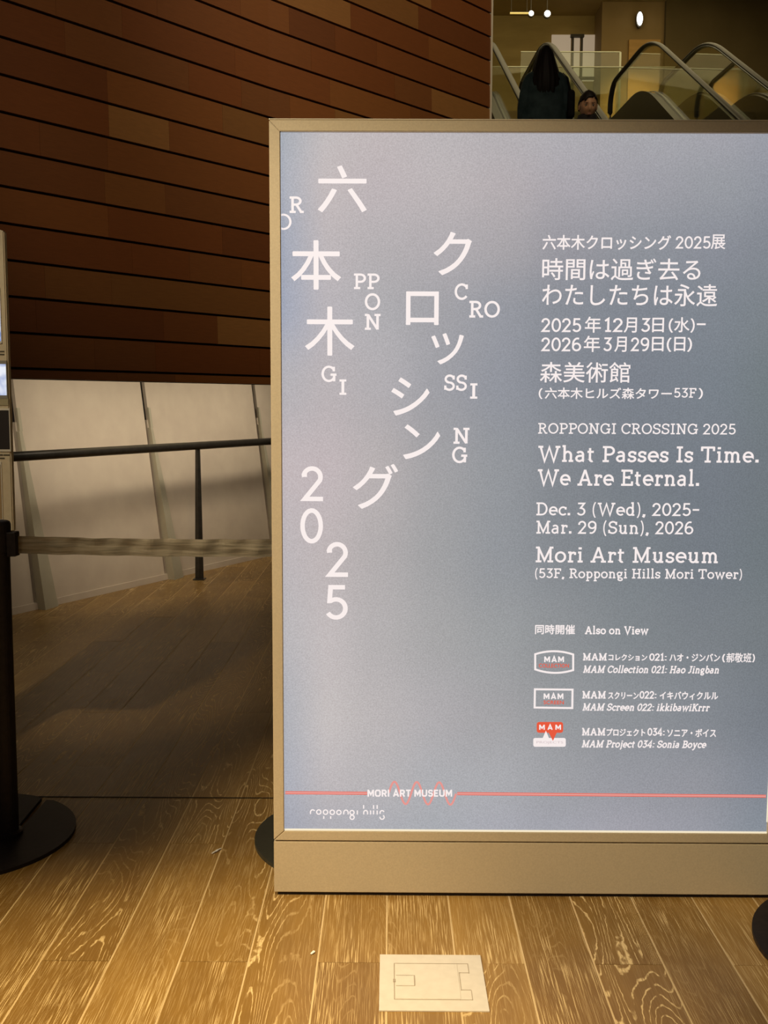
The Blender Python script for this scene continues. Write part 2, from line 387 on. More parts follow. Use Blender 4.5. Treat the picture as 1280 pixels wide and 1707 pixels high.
# ------------------------------------------------------------------ stanchions
def disc_mesh(r=.352, slot=None):
    pts = []; n = 72
    if slot:
        ang, d_in, hw = slot; ca = Vector((cos(ang), sin(ang), 0)); cs = Vector((-sin(ang), cos(ang), 0)); off = slot[1]
    for k in range(n):
        a = 2*pi*k/n; pts.append(Vector((r*cos(a), r*sin(a), 0)))
    if slot:
        sx, yin, hw = slot      # slot along +Y at x=sx, from the rim in to y=yin
        pts = [q for q in pts if not (q.y > 0 and abs(q.x-sx) < hw*1.9)]
        pts.sort(key=lambda q: (atan2(q.y, q.x) - atan2(sqrt(r*r-sx*sx), sx)) % (2*pi))
        pts += [Vector((sx+hw*1.25, sqrt(r*r-(sx+hw*1.9)**2)-.010, 0)), Vector((sx+hw*.8, yin+hw*.9, 0)), Vector((sx, yin, 0)), Vector((sx-hw*.8, yin+hw*.9, 0)), Vector((sx-hw*1.25, sqrt(r*r-(sx-hw*1.9)**2)-.010, 0))]
    me_pts = [q for q in pts]
    if slot:  # order: rim from left of slot ccw all round to the right of slot
        rim = me_pts[:-5]; sl = me_pts[-5:]; me_pts = rim+sl
    return prism(me_pts, (0, 0, .012))
DX = .0
def stanchion(loc, pole_off, label, mat_base, slot, cassette_dir=(1, 0), belt=True):
    t = empty('belt_stanchion', loc); tag(t, label, 'stanchion', 'nesting belt stanchions')
    b_ = mobj('base', disc_mesh(slot=slot), mat_base, t)
    px, py = pole_off
    bm = lathe([(.050, .012), (.050, .022), (.040, .026), (.038, .026), (.038, .93)], 28)
    bmesh.ops.translate(bm, verts=bm.verts, vec=(px, py, 0)); mobj('pole', bm, BLACK, t, False)
    bm = lathe([(.038, .93), (.043, .932), (.043, HEAD_T-.012), (.040, HEAD_T-.003), (.034, HEAD_T)], 28)
    bmesh.ops.translate(bm, verts=bm.verts, vec=(px, py, 0)); mobj('belt_head', bm, BLACK, t)
    for sx in (1, -1):
        mobj('belt_clip', box((px+sx*.050, py, (BELT_T+BELT_B)/2+.003), (.030, .040, BELT_T-BELT_B+.022), .003), BLACK, t)
    return t
LX, LY = -1.372, 3.262
polex = atY(21.5, 1100, LY).x-.038
HEAD_T = atY(5, 868, LY).z; BELT_T = atY(30, 893.5, LY).z; BELT_B = atY(30, 922.5, LY).z
slot_in = atZ(30, 1381, .012); slot_out = atZ(70, 1336, .012)
st1 = stanchion((LX, LY, 0), (polex-LX, .0), 'black belt stanchion on a broad disc base, at the left edge by the kiosk', BLACK, (slot_in.x*.5+slot_out.x*.5-LX, slot_in.y-LY, .009))
mobj_ = None
st2 = stanchion((-.075, 3.275, 0), (.14, .0), 'belt stanchion behind the sign, its grey disc base peeping out at the left', GREEN_BLACK, None)
st3 = stanchion((1.314, 2.583, 0), (.14, .0), 'belt stanchion at the right edge, its black disc base in front of the sign', BLACK, None)
bm = bmesh.new(); 
for k in range(6):  # short white pieces set along the base rim
    a = radians(214+k*3.2); add_box(bm, (0, 0, 0), (.018, .003, .010), Matrix.Translation((.3535*cos(a), .3535*sin(a), .0065)) @ Matrix.Rotation(a+pi/2, 4, 'Z'))
sc_ = mobj('rim_patch', bm, new_mat('rim_white', (.8, .8, .78), .6), st3); sc_['label'] = 'small white patch on the rim of the base'
# belt
def belt_mat():
    mt = new_mat('grey_webbing', rough=.85, spec=.15); n, l, b = nodes(mt)
    tc = n.new('ShaderNodeTexCoord'); mp = n.new('ShaderNodeMapping'); mp.inputs['Scale'].default_value = (.6, 1, 9)
    nz = n.new('ShaderNodeTexNoise'); nz.inputs['Scale'].default_value = 18; nz.inputs['Detail'].default_value = 4
    rp = n.new('ShaderNodeValToRGB'); rp.color_ramp.elements[0].color = (.22, .185, .125, 1); rp.color_ramp.elements[1].color = (.42, .36, .26, 1)
    rp.color_ramp.elements[0].position = .3; rp.color_ramp.elements[1].position = .7
    l.new(tc.outputs['Object'], mp.inputs[0]); l.new(mp.outputs[0], nz.inputs['Vector']); l.new(nz.outputs[0], rp.inputs[0]); l.new(rp.outputs[0], b.inputs['Base Color'])
    return mt
bx0 = polex+.067; bx1 = -.075+.14-.067
bm = bmesh.new(); N = 120; rows = 9; grid = []
for i in range(N+1):
    t = i/N; x = bx0+(bx1-bx0)*t; col_ = []
    sag = -.0075*4*t*(1-t)
    for j_ in range(rows+1):
        v = j_/rows; z = BELT_B+(BELT_T-BELT_B)*v + sag + .0006*(v-.5)*sin(t*20)
        env = min(1, t*12)*min(1, (1-t)*12)
        y = LY + env*(.0065*sin(t*46+v*1.6)+.0040*sin(t*83+2-v*2.0)*(.5+v*.5)+.0015*sin(v*9+t*11)) + .0005*(j_ % 2)
        col_.append(bm.verts.new((x, y, z)))
    grid.append(col_)
for a, b_ in zip(grid, grid[1:]):
    for j_ in range(rows): bm.faces.new((a[j_], b_[j_], b_[j_+1], a[j_+1]))
bmesh.ops.solidify(bm, geom=list(bm.faces), thickness=.0012)
o = mobj('barrier_belt', bm, belt_mat(), None, False)
tag(o, 'grey webbing belt stretched between the left stanchion and the sign', 'belt')

# ------------------------------------------------------------------ kiosk at the left edge
KY = 3.78
kr = atY(26.5, 862, KY+.03).x; kt = atY(11, 385, KY).z; kb = atY(28, 886, KY).z
KW, KD = .52, .16
KM = add_noise_tint(new_mat('kiosk_beige', rough=.5, spec=.35), (.66, .56, .38), (.72, .62, .43), 50, 3)
kio = empty('ticket_kiosk', (kr-KW/2, KY, 0)); tag(kio, 'beige ticket kiosk with lit screens at the left edge behind the stanchion', 'kiosk')
prof = [(-KW/2, kb), (KW/2, kb), (KW/2, kt), (KW/2-.055, kt+.017), (-KW/2+.055, kt+.017), (-KW/2, kt)]
bm = prism([(x, 0, z) for x, z in prof], (0, .03, 0), .004); mobj('fascia', bm, KM, kio)
mobj('cabinet', box((-.04, .03+KD/2, (kb+kt)/2), (KW-.16, KD, kt-kb-.03), .006), KM, kio)
def kz(y): return atY(10, y, KY).z
def kx(x, y=650): return atY(x, y, KY).x-(kr-KW/2)
SCR = new_mat('kiosk_screen', (.03,.03,.03), .2, 0, .5, srgb(176, 190, 225), 1.0)
n, l, b = nodes(SCR); tc = n.new('ShaderNodeTexCoord'); nz = n.new('ShaderNodeTexNoise'); nz.inputs['Scale'].default_value = 12; nz.inputs['Distortion'].default_value = 1
rp = n.new('ShaderNodeValToRGB'); rp.color_ramp.elements[0].color = (*srgb(120, 142, 200), 1); rp.color_ramp.elements[1].color = (*srgb(232, 236, 246), 1)
rp.color_ramp.elements[0].position = .38; rp.color_ramp.elements[1].position = .58
l.new(tc.outputs['Object'], nz.inputs['Vector']); l.new(nz.outputs[0], rp.inputs[0]); l.new(rp.outputs[0], b.inputs['Emission Color'])
KGR = new_mat('kiosk_grey_bezel', (.30, .28, .23), .5); KDK = new_mat('kiosk_recess', (.02, .014, .012), .7)
KWH = new_mat('kiosk_white_edge', (.75, .70, .58), .5)
def kpart(name, x0, x1, y0, y1, proud, mt, th=.006, bev=.0012):
    za, zb = kz(y1), kz(y0); return mobj(name, box(((x0+x1)/2, -proud+th/2, (za+zb)/2), (x1-x0, th, zb-za), bev), mt, kio)
L0 = -KW/2+.06
kpart('display_frame', L0, kx(2.8, 540), 480, 573, .004, KWH); kpart('display', L0+.01, kx(1.6, 540), 484, 569, .0052, SCR)
kpart('touchscreen_frame', L0, kx(13.2), 601, 665, .004, KGR); kpart('touchscreen', L0+.01, kx(11.6), 607, 659, .0052, SCR)
kpart('tray_frame', L0, kx(17.8, 715), 681, 753, .004, KWH); kpart('ticket_tray', L0+.01, kx(16.2, 715), 684, 749, .0052, KDK)
kpart('ledge', -KW/2+.002, KW/2-.002, 664, 676, .003, new_mat('kiosk_ledge', (.42, .37, .22), .5))
kpart('lower_door', L0, kx(4.5, 820), 770, 868, .004, KWH); kpart('door_panel', L0+.012, kx(3.0, 820), 774, 865, .0052, new_mat('kiosk_door', (.40, .28, .14), .5))
bm = bmesh.new()
for yy, xs in ((586, (.03, .10, .17)), (591, (.03, .09)), (758.5, (.02, .06, .11, .15)), (764, (.05, .10))):
    for q in xs: add_box(bm, (kx(5 if yy < 600 else 11, yy)-q*.6+.012, -.0008, kz(yy)), (.022, .0012, .005))
mobj('printed_caption', bm, new_mat('kiosk_ink', (.10, .085, .05), .7), kio)['kind'] = 'stuff'
bm = box((-.09, KD/2+.02, kb/2), (.16, .10, kb), .004); mobj('pedestal', bm, KM, kio)
mobj('foot_plate', box((-.09, KD/2+.04, .006), (.34, .24, .012), .002), BLACK, kio)

# ------------------------------------------------------------------ sign
sgn = empty('lightbox_sign', (0, 0, 0))
tag(sgn, 'tall beige framed freestanding lightbox sign with blue grey exhibition poster', 'sign')
SL = atY(449.5, 205, SIGN_Y).x*.5+atY(457, 1480, SIGN_Y).x*.5; FWD = PO_L-SL; SR = PO_R+FWD
ST = atY(640, 201.5, SIGN_Y).z; FB = atY(640, 1400.5, SIGN_Y).z; SB = .010
FD = .026  # frame proud of poster face
yf, yb = SIGN_Y-.010, SIGN_Y+.036
def railbar(name, q):   # q: four (x,z) corners of a mitred bar
    bm = prism([(x, yf, z) for x, z in q], (0, .036, 0), .0016); return mobj(name, bm, TAN, sgn)
g = .0004
railbar('frame_top', [(SL, ST), (SR, ST), (PO_R+g, PO_T+g), (PO_L-g, PO_T+g)])
railbar('frame_bottom', [(SL+g, FB+.0015), (PO_L+g, PO_B), (PO_R-g, PO_B), (SR-g, FB+.0015)])
railbar('frame_side', [(SL, ST-g*2), (PO_L, PO_T-g), (PO_L, PO_B+g), (SL, FB+.003)])
railbar('frame_side', [(SR, ST-g*2), (SR, FB+.003), (PO_R, PO_B+g), (PO_R, PO_T-g)])
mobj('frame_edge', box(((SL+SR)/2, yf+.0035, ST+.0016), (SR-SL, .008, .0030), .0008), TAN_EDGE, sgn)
mobj('base_panel', prism([(SL, yf, SB), (SR, yf, SB), (SR, yf, FB-.0022), (SL, yf, FB-.0022)], (0, .042, 0), .0018), TAN, sgn)
mobj('back_box', box(((SL+SR)/2, SIGN_Y+.018, (ST+.012)/2), (SR-SL-.006, .030, ST-.016)), BLACK, sgn)
mobj('plinth', box(((SL+SR)/2, SIGN_Y+.014, .006), (SR-SL-.02, .036, .012)), BLACK, sgn)
for fx in (.40, .62): mobj('rear_foot', box((fx, SIGN_Y+.20, .007), (.06, .36, .014), .003), BLACK, sgn)
led = bmesh.new()
add_box(led, ((PO_L+PO_R)/2, SIGN_Y-.004, PO_B+.0020), (PO_R-PO_L-.002, .006, .0032)); add_box(led, (PO_R-.0012, SIGN_Y-.004, (PO_B+PO_T)/2-.4), (.0016, .006, (PO_T-PO_B)*.55))
lo = mobj('lit_edge', led, LED_EDGE, sgn); lo['label'] = 'bright line of light along the lower inner edge'
# poster grid with printed colours
GX = [467, 540, 620, 720, 820, 920, 1040, 1160, 1277]
GY = [220, 300, 400, 500, 620, 760, 900, 1040, 1180, 1300, 1384]
GC = [
 [(165,172,186),(190,186,192),(190,184,190),(184,181,188),(178,176,184),(172,172,182),(166,168,178),(160,162,174),(150,156,170)],
 [(168,174,190),(192,186,192),(186,180,188),(184,180,187),(178,174,182),(168,167,178),(158,160,172),(150,155,166),(142,148,162)],
 [(160,168,188),(186,182,190),(178,176,184),(174,172,181),(166,165,174),(150,152,164),(140,146,158),(136,142,156),(128,136,148)],
 [(160,168,190),(180,178,188),(172,173,182),(160,162,172),(146,151,164),(132,139,152),(126,134,148),(124,133,146),(118,128,138)],
 [(178,178,188),(184,180,188),(174,173,182),(156,159,170),(142,148,162),(128,135,148),(120,128,142),(117,127,140),(112,124,132)],
 [(192,184,192),(190,182,190),(180,176,182),(158,160,168),(144,150,160),(128,135,146),(117,126,138),(114,123,136),(110,120,130)],
 [(186,182,190),(188,182,188),(176,174,180),(158,161,168),(144,150,160),(130,137,147),(118,127,137),(113,122,134),(108,119,128)],
 [(182,182,190),(190,186,192),(176,175,181),(164,166,172),(152,157,164),(140,146,154),(128,136,145),(122,130,140),(112,121,130)],
 [(172,176,188),(192,189,194),(184,182,188),(172,172,180),(162,164,172),(148,153,161),(140,146,155),(130,137,148),(116,124,136)],
 [(168,174,190),(186,184,192),(180,180,188),(170,174,184),(166,170,180),(156,160,170),(150,154,166),(144,148,160),(126,134,148)],
 [(160,166,184),(172,174,186),(168,172,184),(164,170,182),(166,170,184),(160,164,178),(158,160,174),(150,154,168),(132,142,156)]]
def interp(px, py):
    def seg(G, v):
        for i in range(len(G)-1):
            if v <= G[i+1] or i == len(G)-2:
                t = min(1, max(0, (v-G[i])/(G[i+1]-G[i]))); return i, t*t*(3-2*t)*.5+t*.5
    i, u = seg(GX, px); j_, v = seg(GY, py)
    return [sum(wt*GC[jj][ii][c] for wt, jj, ii in (((1-u)*(1-v), j_, i), (u*(1-v), j_, i+1), ((1-u)*v, j_+1, i), (u*v, j_+1, i+1))) for c in range(3)]
NX, NZ = 60, 84
vs, fs, cl = [], [], []
for a in range(NZ+1):
    for b_ in range(NX+1):
        vs.append((PO_L+(PO_R-PO_L)*b_/NX, SIGN_Y, PO_T+(PO_B-PO_T)*a/NZ))
        c = interp(467+810*b_/NX, 220+1164*a/NZ); nn_ = noise.noise(Vector((b_*.11, a*.11, 3)))*3
        cl.append((*srgb(c[0]*1.015+nn_, c[1]*1.0+nn_, c[2]*.975+nn_), 1))
for a in range(NZ):
    for b_ in range(NX):
        i0 = a*(NX+1)+b_; fs.append((i0, i0+NX+1, i0+NX+2, i0+1))
me = bpy.data.meshes.new('poster'); me.from_pydata(vs, [], fs)
ca = me.color_attributes.new('print', 'FLOAT_COLOR', 'POINT')
for i, c in enumerate(cl): ca.data[i].color = c
bm = bmesh.new(); bm.from_mesh(me)
bm.to_mesh(me); bm.free()
pos = mobj('poster', me, poster_mat(), sgn)

# ---- slab serif stroke lettering
def E_(cx, cy, rx, ry, a0, a1, n=None):
    n = n or max(4, int(abs(a1-a0)/13)); return [(cx+rx*cos(radians(a0+(a1-a0)*i/n)), cy+ry*sin(radians(a0+(a1-a0)*i/n))) for i in range(n+1)]
b0, t0, x0_ = .05, .95, .64
def H(x1, x2, y): return [(x1, y), (x2, y)]
def V(x, y1, y2): return [(x, y1), (x, y2)]
GL = {
 'A': (.92, [[(.14,.02),(.46,.99)], [(.46,.99),(.78,.02)], H(.25,.67,.34), H(0,.30,b0), H(.62,.92,b0)]),
 'B': (.76, [V(.2,0,1), H(.03,.42,t0), [(.40,t0)]+E_(.42,.73,.22,.22,90,-90)+[(.2,.51)], [(.2,.51)]+E_(.44,.28,.25,.23,90,-90)+[(.03,b0)]]),
 'C': (.80, [E_(.44,.5,.37,.45,42,322), V(.74,.66,.95)]),
 'D': (.88, [V(.2,0,1), [(.03,t0)]+E_(.42,.5,.37,.45,90,-90)+[(.03,b0)]]),
 'E': (.76, [V(.2,0,1), H(.03,.68,t0), V(.66,.74,1), H(.2,.52,.52), V(.52,.42,.62), H(.03,.72,b0), V(.70,0,.27)]),
 'F': (.72, [V(.2,0,1), H(.03,.68,t0), V(.66,.74,1), H(.2,.52,.52), V(.52,.42,.62), H(.03,.42,b0)]),
 'G': (.90, [E_(.44,.5,.37,.45,42,338), V(.74,.66,.95), V(.76,.03,.46), H(.54,.90,.45)]),
 'H': (.94, [V(.2,0,1), V(.74,0,1), H(.03,.37,t0), H(.57,.91,t0), H(.03,.37,b0), H(.57,.91,b0), H(.2,.74,.51)]),
 'I': (.42, [V(.21,0,1), H(.03,.39,t0), H(.03,.39,b0)]),
 'J': (.56, [[(.36,1),(.36,.25)]+E_(.19,.25,.17,.20,0,-140), H(.16,.54,t0)]),
 'K': (.86, [V(.2,0,1), H(.03,.37,t0), H(.03,.37,b0), [(.22,.42),(.68,.97)], [(.36,.58),(.72,.03)], H(.55,.84,t0), H(.58,.88,b0)]),
 'M': (1.10, [V(.2,0,1), V(.9,0,1), [(.17,1),(.55,.12),(.93,1)], H(.03,.2,t0), H(.9,1.07,t0), H(.03,.37,b0), H(.73,1.07,b0)]),
 'N': (.94, [V(.2,0,1), V(.74,0,1), [(.2,.98),(.74,.02)], H(.03,.2,t0), H(.57,.91,t0), H(.03,.37,b0)]),
 'O': (.88, [E_(.44,.5,.38,.45,0,360)]),
 'P': (.74, [V(.2,0,1), [(.03,t0)]+E_(.42,.71,.26,.24,90,-90)+[(.2,.47)], H(.03,.40,b0)]),
 'R': (.84, [V(.2,0,1), [(.03,t0)]+E_(.40,.73,.25,.22,90,-90)+[(.2,.51)], [(.42,.51),(.70,.03)], H(.03,.38,b0), H(.62,.84,b0)]),
 'S': (.70, [E_(.36,.73,.26,.22,25,270)+E_(.34,.28,.28,.23,90,-152), V(.61,.70,.95), V(.08,.05,.32)]),
 'T': (.84, [V(.42,0,1), H(.04,.80,t0), V(.07,.72,1), V(.77,.72,1), H(.24,.60,b0)]),
 'V': (.90, [[(.13,.98),(.45,.02),(.77,.98)], H(0,.29,t0), H(.61,.90,t0)]),
 'W': (1.30, [[(.13,.98),(.38,.02),(.65,.92),(.92,.02),(1.17,.98)], H(0,.29,t0), H(1.01,1.30,t0)]),
 'a': (.62, [E_(.28,.47,.18,.17,150,0)+[(.46,.10)]+E_(.52,.10,.06,.055,180,270), [(.46,.40)]+E_(.27,.21,.20,.17,90,270)+[(.46,.12)]]),
 'b': (.66, [[(.06,1.0),(.18,1.0),(.18,.05)], E_(.36,.345,.23,.30,0,360), ]),
 'c': (.56, [E_(.34,.345,.27,.30,45,318), V(.53,.46,.66)]),
 'd': (.70, [[(.38,1.0),(.51,1.0),(.51,.05),(.64,.05)], E_(.31,.345,.23,.30,0,360)]),
 'e': (.64, [[(.07,.36),(.58,.36)]+E_(.33,.35,.26,.295,0,312)]),
 'g': (.62, [E_(.27,.44,.20,.20,0,360), [(.42,.58),(.58,.64)], [(.18,.27),(.13,.14),(.22,.06)]+E_(.36,-.10,.20,.14,80,-180)+[(.18,-.02),(.24,.05)]]),
 'h': (.74, [[(.05,1.0),(.18,1.0),(.18,0)], E_(.37,.42,.19,.22,175,0)+[(.56,0)], H(.04,.32,b0), H(.43,.70,b0)]),
 'i': (.36, [[(.05,x0_),(.18,x0_),(.18,0)], H(.03,.34,b0), [(.17,.84),(.17,.98)]]),
 'j': (.34, [[(.06,x0_),(.20,x0_),(.20,-.10)]+E_(.07,-.10,.13,.15,0,-90), [(.19,.84),(.19,.98)]]),
 'k': (.70, [[(.05,1.0),(.18,1.0),(.18,0)], H(.04,.32,b0), [(.2,.28),(.52,.62)], [(.30,.40),(.56,.03)], H(.42,.66,x0_), H(.46,.70,b0)]),
 'l': (.36, [[(.05,1.0),(.18,1.0),(.18,0)], H(.03,.34,b0)]),
 'm': (1.06, [[(.05,x0_),(.18,x0_),(.18,0)], E_(.35,.42,.17,.22,175,0)+[(.52,0)], E_(.69,.42,.17,.22,175,0)+[(.86,0)], H(.04,.31,b0), H(.42,.62,b0), H(.76,1.0,b0)]),
 'n': (.74, [[(.05,x0_),(.18,x0_),(.18,0)], E_(.37,.42,.19,.22,175,0)+[(.56,0)], H(.04,.32,b0), H(.43,.70,b0)]),
 'o': (.66, [E_(.33,.345,.27,.30,0,360)]),
 'p': (.68, [[(.05,x0_),(.18,x0_),(.18,-.30)], E_(.37,.345,.23,.30,0,360), H(.04,.34,-.27)]),
 'r': (.52, [[(.05,x0_),(.18,x0_),(.18,0)], E_(.38,.42,.20,.21,175,70), V(.46,.48,.66), H(.04,.36,b0)]),
 's': (.52, [E_(.27,.495,.18,.15,30,270)+E_(.25,.195,.20,.15,90,-150), V(.44,.47,.66), V(.07,.04,.22)]),
 't': (.46, [[(.18,.88),(.18,.17)]+E_(.29,.17,.11,.13,180,300), H(.03,.40,x0_)]),
 'u': (.74, [[(.04,x0_),(.17,x0_),(.17,.24)]+E_(.34,.24,.17,.20,180,360), [(.40,x0_),(.54,x0_),(.54,.05),(.68,.05)]]),
 'w': (1.00, [[(.12,.66),(.30,.02),(.50,.62),(.70,.02),(.88,.66)], H(0,.25,x0_), H(.75,1.0,x0_)]),
 'y': (.70, [[(.13,.66),(.36,.06)], [(.58,.66),(.30,-.18),(.20,-.27),(.06,-.27)], H(.02,.26,x0_), H(.46,.70,x0_)]),
 '0': (.68, [E_(.34,.5,.27,.45,0,360)]),
 '1': (.50, [[(.06,.80),(.27,.97),(.27,0)], H(.08,.46,b0)]),
 '2': (.66, [[(.09,.70)]+E_(.31,.70,.24,.25,165,-25)+[(.10,b0),(.62,b0)], V(.10,.70,.84)]),
 '3': (.66, [[(.08,t0),(.54,t0),(.28,.58)]+E_(.31,.31,.26,.26,85,-155), ]),
 '4': (.70, [[(.48,0),(.48,.96),(.05,.28),(.66,.28)], H(.34,.62,b0)]),
 '5': (.66, [[(.56,t0),(.16,t0),(.13,.54)]+E_(.31,.32,.26,.27,125,-150)]),
 '6': (.68, [E_(.34,.31,.26,.26,0,360), [(.08,.32)]+E_(.40,.50,.32,.45,178,70)]),
 '9': (.68, [E_(.34,.69,.26,.26,0,360), [(.60,.68)]+E_(.28,.50,.32,.45,-2,-110)]),
 '.': (.28, [[(.14,0),(.14,.19)]]), ',': (.30, [[(.16,.12),(.15,0),(.08,-.13)]]),
 ':': (.30, [[(.15,.04),(.15,.17)], [(.15,.52),(.15,.65)]]),
 '(': (.36, [E_(.55,.44,.44,.80,130,230)]), ')': (.36, [E_(-.19,.44,.44,.80,-50,50)]),
 '-': (.56, [H(.04,.52,.48)]), ' ': (.30, []),
}
def stroke(pts, wd):
    n = len(pts); closed = n > 3 and hypot(pts[0][0]-pts[-1][0], pts[0][1]-pts[-1][1]) < 1e-4
    P = [Vector(p) for p in pts]
    if closed: P = P[:-1]; n = len(P)
    L, R = [], []
    for i in range(n):
        pr = P[i-1] if (i > 0 or closed) else None; nx = P[(i+1) % n] if (i < n-1 or closed) else None
        d1 = (P[i]-pr).normalized() if pr is not None else None; d2 = (nx-P[i]).normalized() if nx is not None else None
        d = d1 or d2
        if d1 is not None and d2 is not None:
            d = d1+d2; d = d.normalized() if d.length > 1e-3 else d1
            k = 1/max(.42, d.dot(d1))
        else: k = 1
        nr = Vector((-d.y, d.x))*wd/2*k; L.append(P[i]+nr); R.append(P[i]-nr)
    return L, R, closed
def text_strokes(s, wd, tracking=.07, italic=0.0):
    quads = []; x = 0
    for ch in s:
        wch, sts = GL[ch]
        for st in sts:
            w_ = wd*(1.45 if (ch in '.,:' or (ch in 'ij' and len(st) == 2 and st[0][1] > .8)) else (.72 if ch in '()' else 1))
            L, R, c = stroke(st, w_); m_ = len(L)
            for i in range(m_ if c else m_-1):
                q = [L[i], R[i], R[(i+1)%m_], L[(i+1)%m_]]; quads.append([(p.x+x+italic*p.y, p.y) for p in q])
        x += wch+tracking
    return quads
TEXT_Y = SIGN_Y-.0012
cnt = [0]
def finish(vs, fs, mt, name, label):
    me = bpy.data.meshes.new(name); me.from_pydata(vs, [], fs); cnt[0] += 1
    o = mobj(name, me, mt, pos); o['label'] = label; return o
def slab(s, x0, x1, ycap, ybase, wd=.125, italic=0.0, mt=WHITE_PRINT, label=None, clip=None, dy=0):
    q = text_strokes(s, wd, .07, italic)
    xs = [p[0] for f in q for p in f]; mn, mx = min(xs), max(xs)
    A = atY(x0, ybase, TEXT_Y); B = atY(x1, ybase, TEXT_Y); T = atY(x0, ycap, TEXT_Y)
    vs, fs = [], []
    for k, f in enumerate(q):
        i0 = len(vs); yy = TEXT_Y-.00001*(k % 7)
        for px, py in f: vs.append((A.x+(px-mn)/(mx-mn)*(B.x-A.x), yy, A.z+py*(T.z-A.z)))
        if clip is not None:
            if all(v[0] <= clip for v in vs[i0:]): vs = vs[:i0]; continue
            vs[i0:] = [(max(v[0], clip), v[1], v[2]) for v in vs[i0:]]
        fs.append((i0, i0+1, i0+2, i0+3))
    return finish(vs, fs, mt, 'lettering', label or ('white slab serif lettering reading '+s))
def cjk(s, x0, y0, x1, y1, bold=0.0, mt=WHITE_PRINT, label=None, spacing=1.0):
    c = bpy.data.curves.new('tmp', 'FONT'); c.body = s; c.resolution_u = 4; c.space_character = spacing
    o = bpy.data.objects.new('tmp', c); COL.objects.link(o)
    me0 = o.to_mesh(); P = [v.co.copy() for v in me0.vertices]; F = [tuple(p.vertices) for p in me0.polygons]
    o.to_mesh_clear(); bpy.data.objects.remove(o); bpy.data.curves.remove(c)
    xa, xb = min(p.x for p in P), max(p.x for p in P); ya, yb_ = min(p.y for p in P), max(p.y for p in P)
    A = atY(x0, y1, TEXT_Y); B = atY(x1, y1, TEXT_Y); T = atY(x0, y0, TEXT_Y)
    vs = [(A.x+(p.x-xa)/(xb-xa)*(B.x-A.x), TEXT_Y-.0001, A.z+(p.y-ya)/(yb_-ya)*(T.z-A.z)) for p in P]
    if bold:      # thicken by laying the glyph again a fraction of a stroke aside
        d = bold*(B.x-A.x)/(x1-x0); base, n0, F0 = list(vs), len(vs), list(F)
        k = (B.x-A.x-d)/(B.x-A.x)
        for q, (ax, az) in enumerate(((d/2, 0), (-d/2, 0), (0, d/2), (0, -d/2))):
            m0 = len(vs); vs += [(x+ax, y-.00002*(q+1), z+az) for x, y, z in base]; F = F+[tuple(i+m0 for i in f) for f in F0]
    return finish(vs, F, mt, 'lettering', label or ('white Japanese lettering reading '+s))
# large scattered title
BO = -.003
for s, bxx in (('六', (530.2, 276.3, 610.6, 353.4)), ('本', (486, 401, 568, 482)), ('木', (509, 511.6, 590.3, 592)), ('ク', (722.9, 386.9, 785.2, 458)),
              ('ロ', (677, 486.3, 730.4, 541)), ('ツ', (719, 555.9, 772, 606.7)), ('シ', (652.6, 629.7, 715, 692)), ('ン', (672.3, 708, 732.7, 764.8)), ('グ', (588.6, 773.7, 662.5, 847.5))):
    cjk(s, *bxx, bold=1.4)
for s, x0, x1, yc, yb_ in (('R', 482.7, 506.3, 328, 354.5), ('PP', 590, 632.6, 456.4, 481.4), ('O', 608, 633.6, 489.3, 516.5), ('N', 608, 634.2, 523.7, 549.3),
        ('G', 535.8, 560.8, 610, 636.3), ('I', 565.7, 577.2, 633, 657.6), ('C', 757.6, 779.6, 472.8, 499.4), ('RO', 782, 833, 502, 528.8), ('SS', 740.2, 778, 624.8, 651),
        ('I', 783.5, 795.4, 639.5, 664), ('N', 755.7, 782.2, 713.6, 739.2), ('G', 753.4, 778.6, 745, 771.4)):
    slab(s, x0, x1, yc, yb_, .145)
slab('O', 459, 486, 356.4, 383, .125, clip=PO_L+.001)
for s, x0, x1, yc, yb_ in (('2', 500, 538.4, 778, 834.4), ('0', 500.7, 538.4, 848, 905), ('2', 541.7, 580, 904.3, 960.7), ('5', 543.4, 579.5, 976, 1032)):
    slab(s, x0, x1, yc, yb_, .132)
# Japanese information block
W1 = .135
cjk('六本木クロッシング', 904.3, 391.8, 1117.6, 415.8, .8); slab('2025', 1125, 1184, 394, 414, W1); cjk('展', 1184.8, 391, 1208.5, 415, .5)
cjk('時間は過ぎ去る', 903.6, 430.5, 1166.8, 466.6, .45); cjk('わたしたちは永遠', 903.3, 473, 1194.7, 509.5, .45)
def row(items):
    for kind, s, a, b_, c, d in items: (slab(s, a, b_, c, d, W1) if kind == 's' else cjk(s, a, c, b_, d, .6))
row([('s','2025',901,968.3,530.6,553),('c','年',974.8,1001,528,554.3),('s','12',1007,1037.2,530.6,553),('c','月',1039.8,1060.8,529.5,554.3),('s','3',1068.4,1083.8,530.6,553),
     ('c','日',1087,1106,530,553.6),('s','(',1114.3,1121.8,532,551),('c','水',1123.5,1148.7,529,553.6),('s',')',1150.4,1157.5,532,551),('s','-',1161,1175.7,529,551)])
row([('s','2026',901,968.3,562.8,585),('c','年',973,999.5,560,586.4),('s','3',1005.4,1020,562.8,585),('c','月',1024,1043.8,561.5,586.4),('s','29',1050.3,1081.5,562.8,585),
     ('c','日',1086.4,1105.4,562,585.4),('s','(',1111,1119,564,583),('c','日',1123.5,1141.5,562,585.4),('s',')',1145,1153,564,583)])
cjk('森美術館', 900, 603.5, 1049.7, 637.3, .45)
row([('s','(',897.7,904.3,648,662.5),('c','六本木ヒルズ森タワー',908.2,1119.2,646,664.5),('s','53F',1123.5,1160.2,647,662.5),('s',')',1163.8,1171.2,648,662.5)])
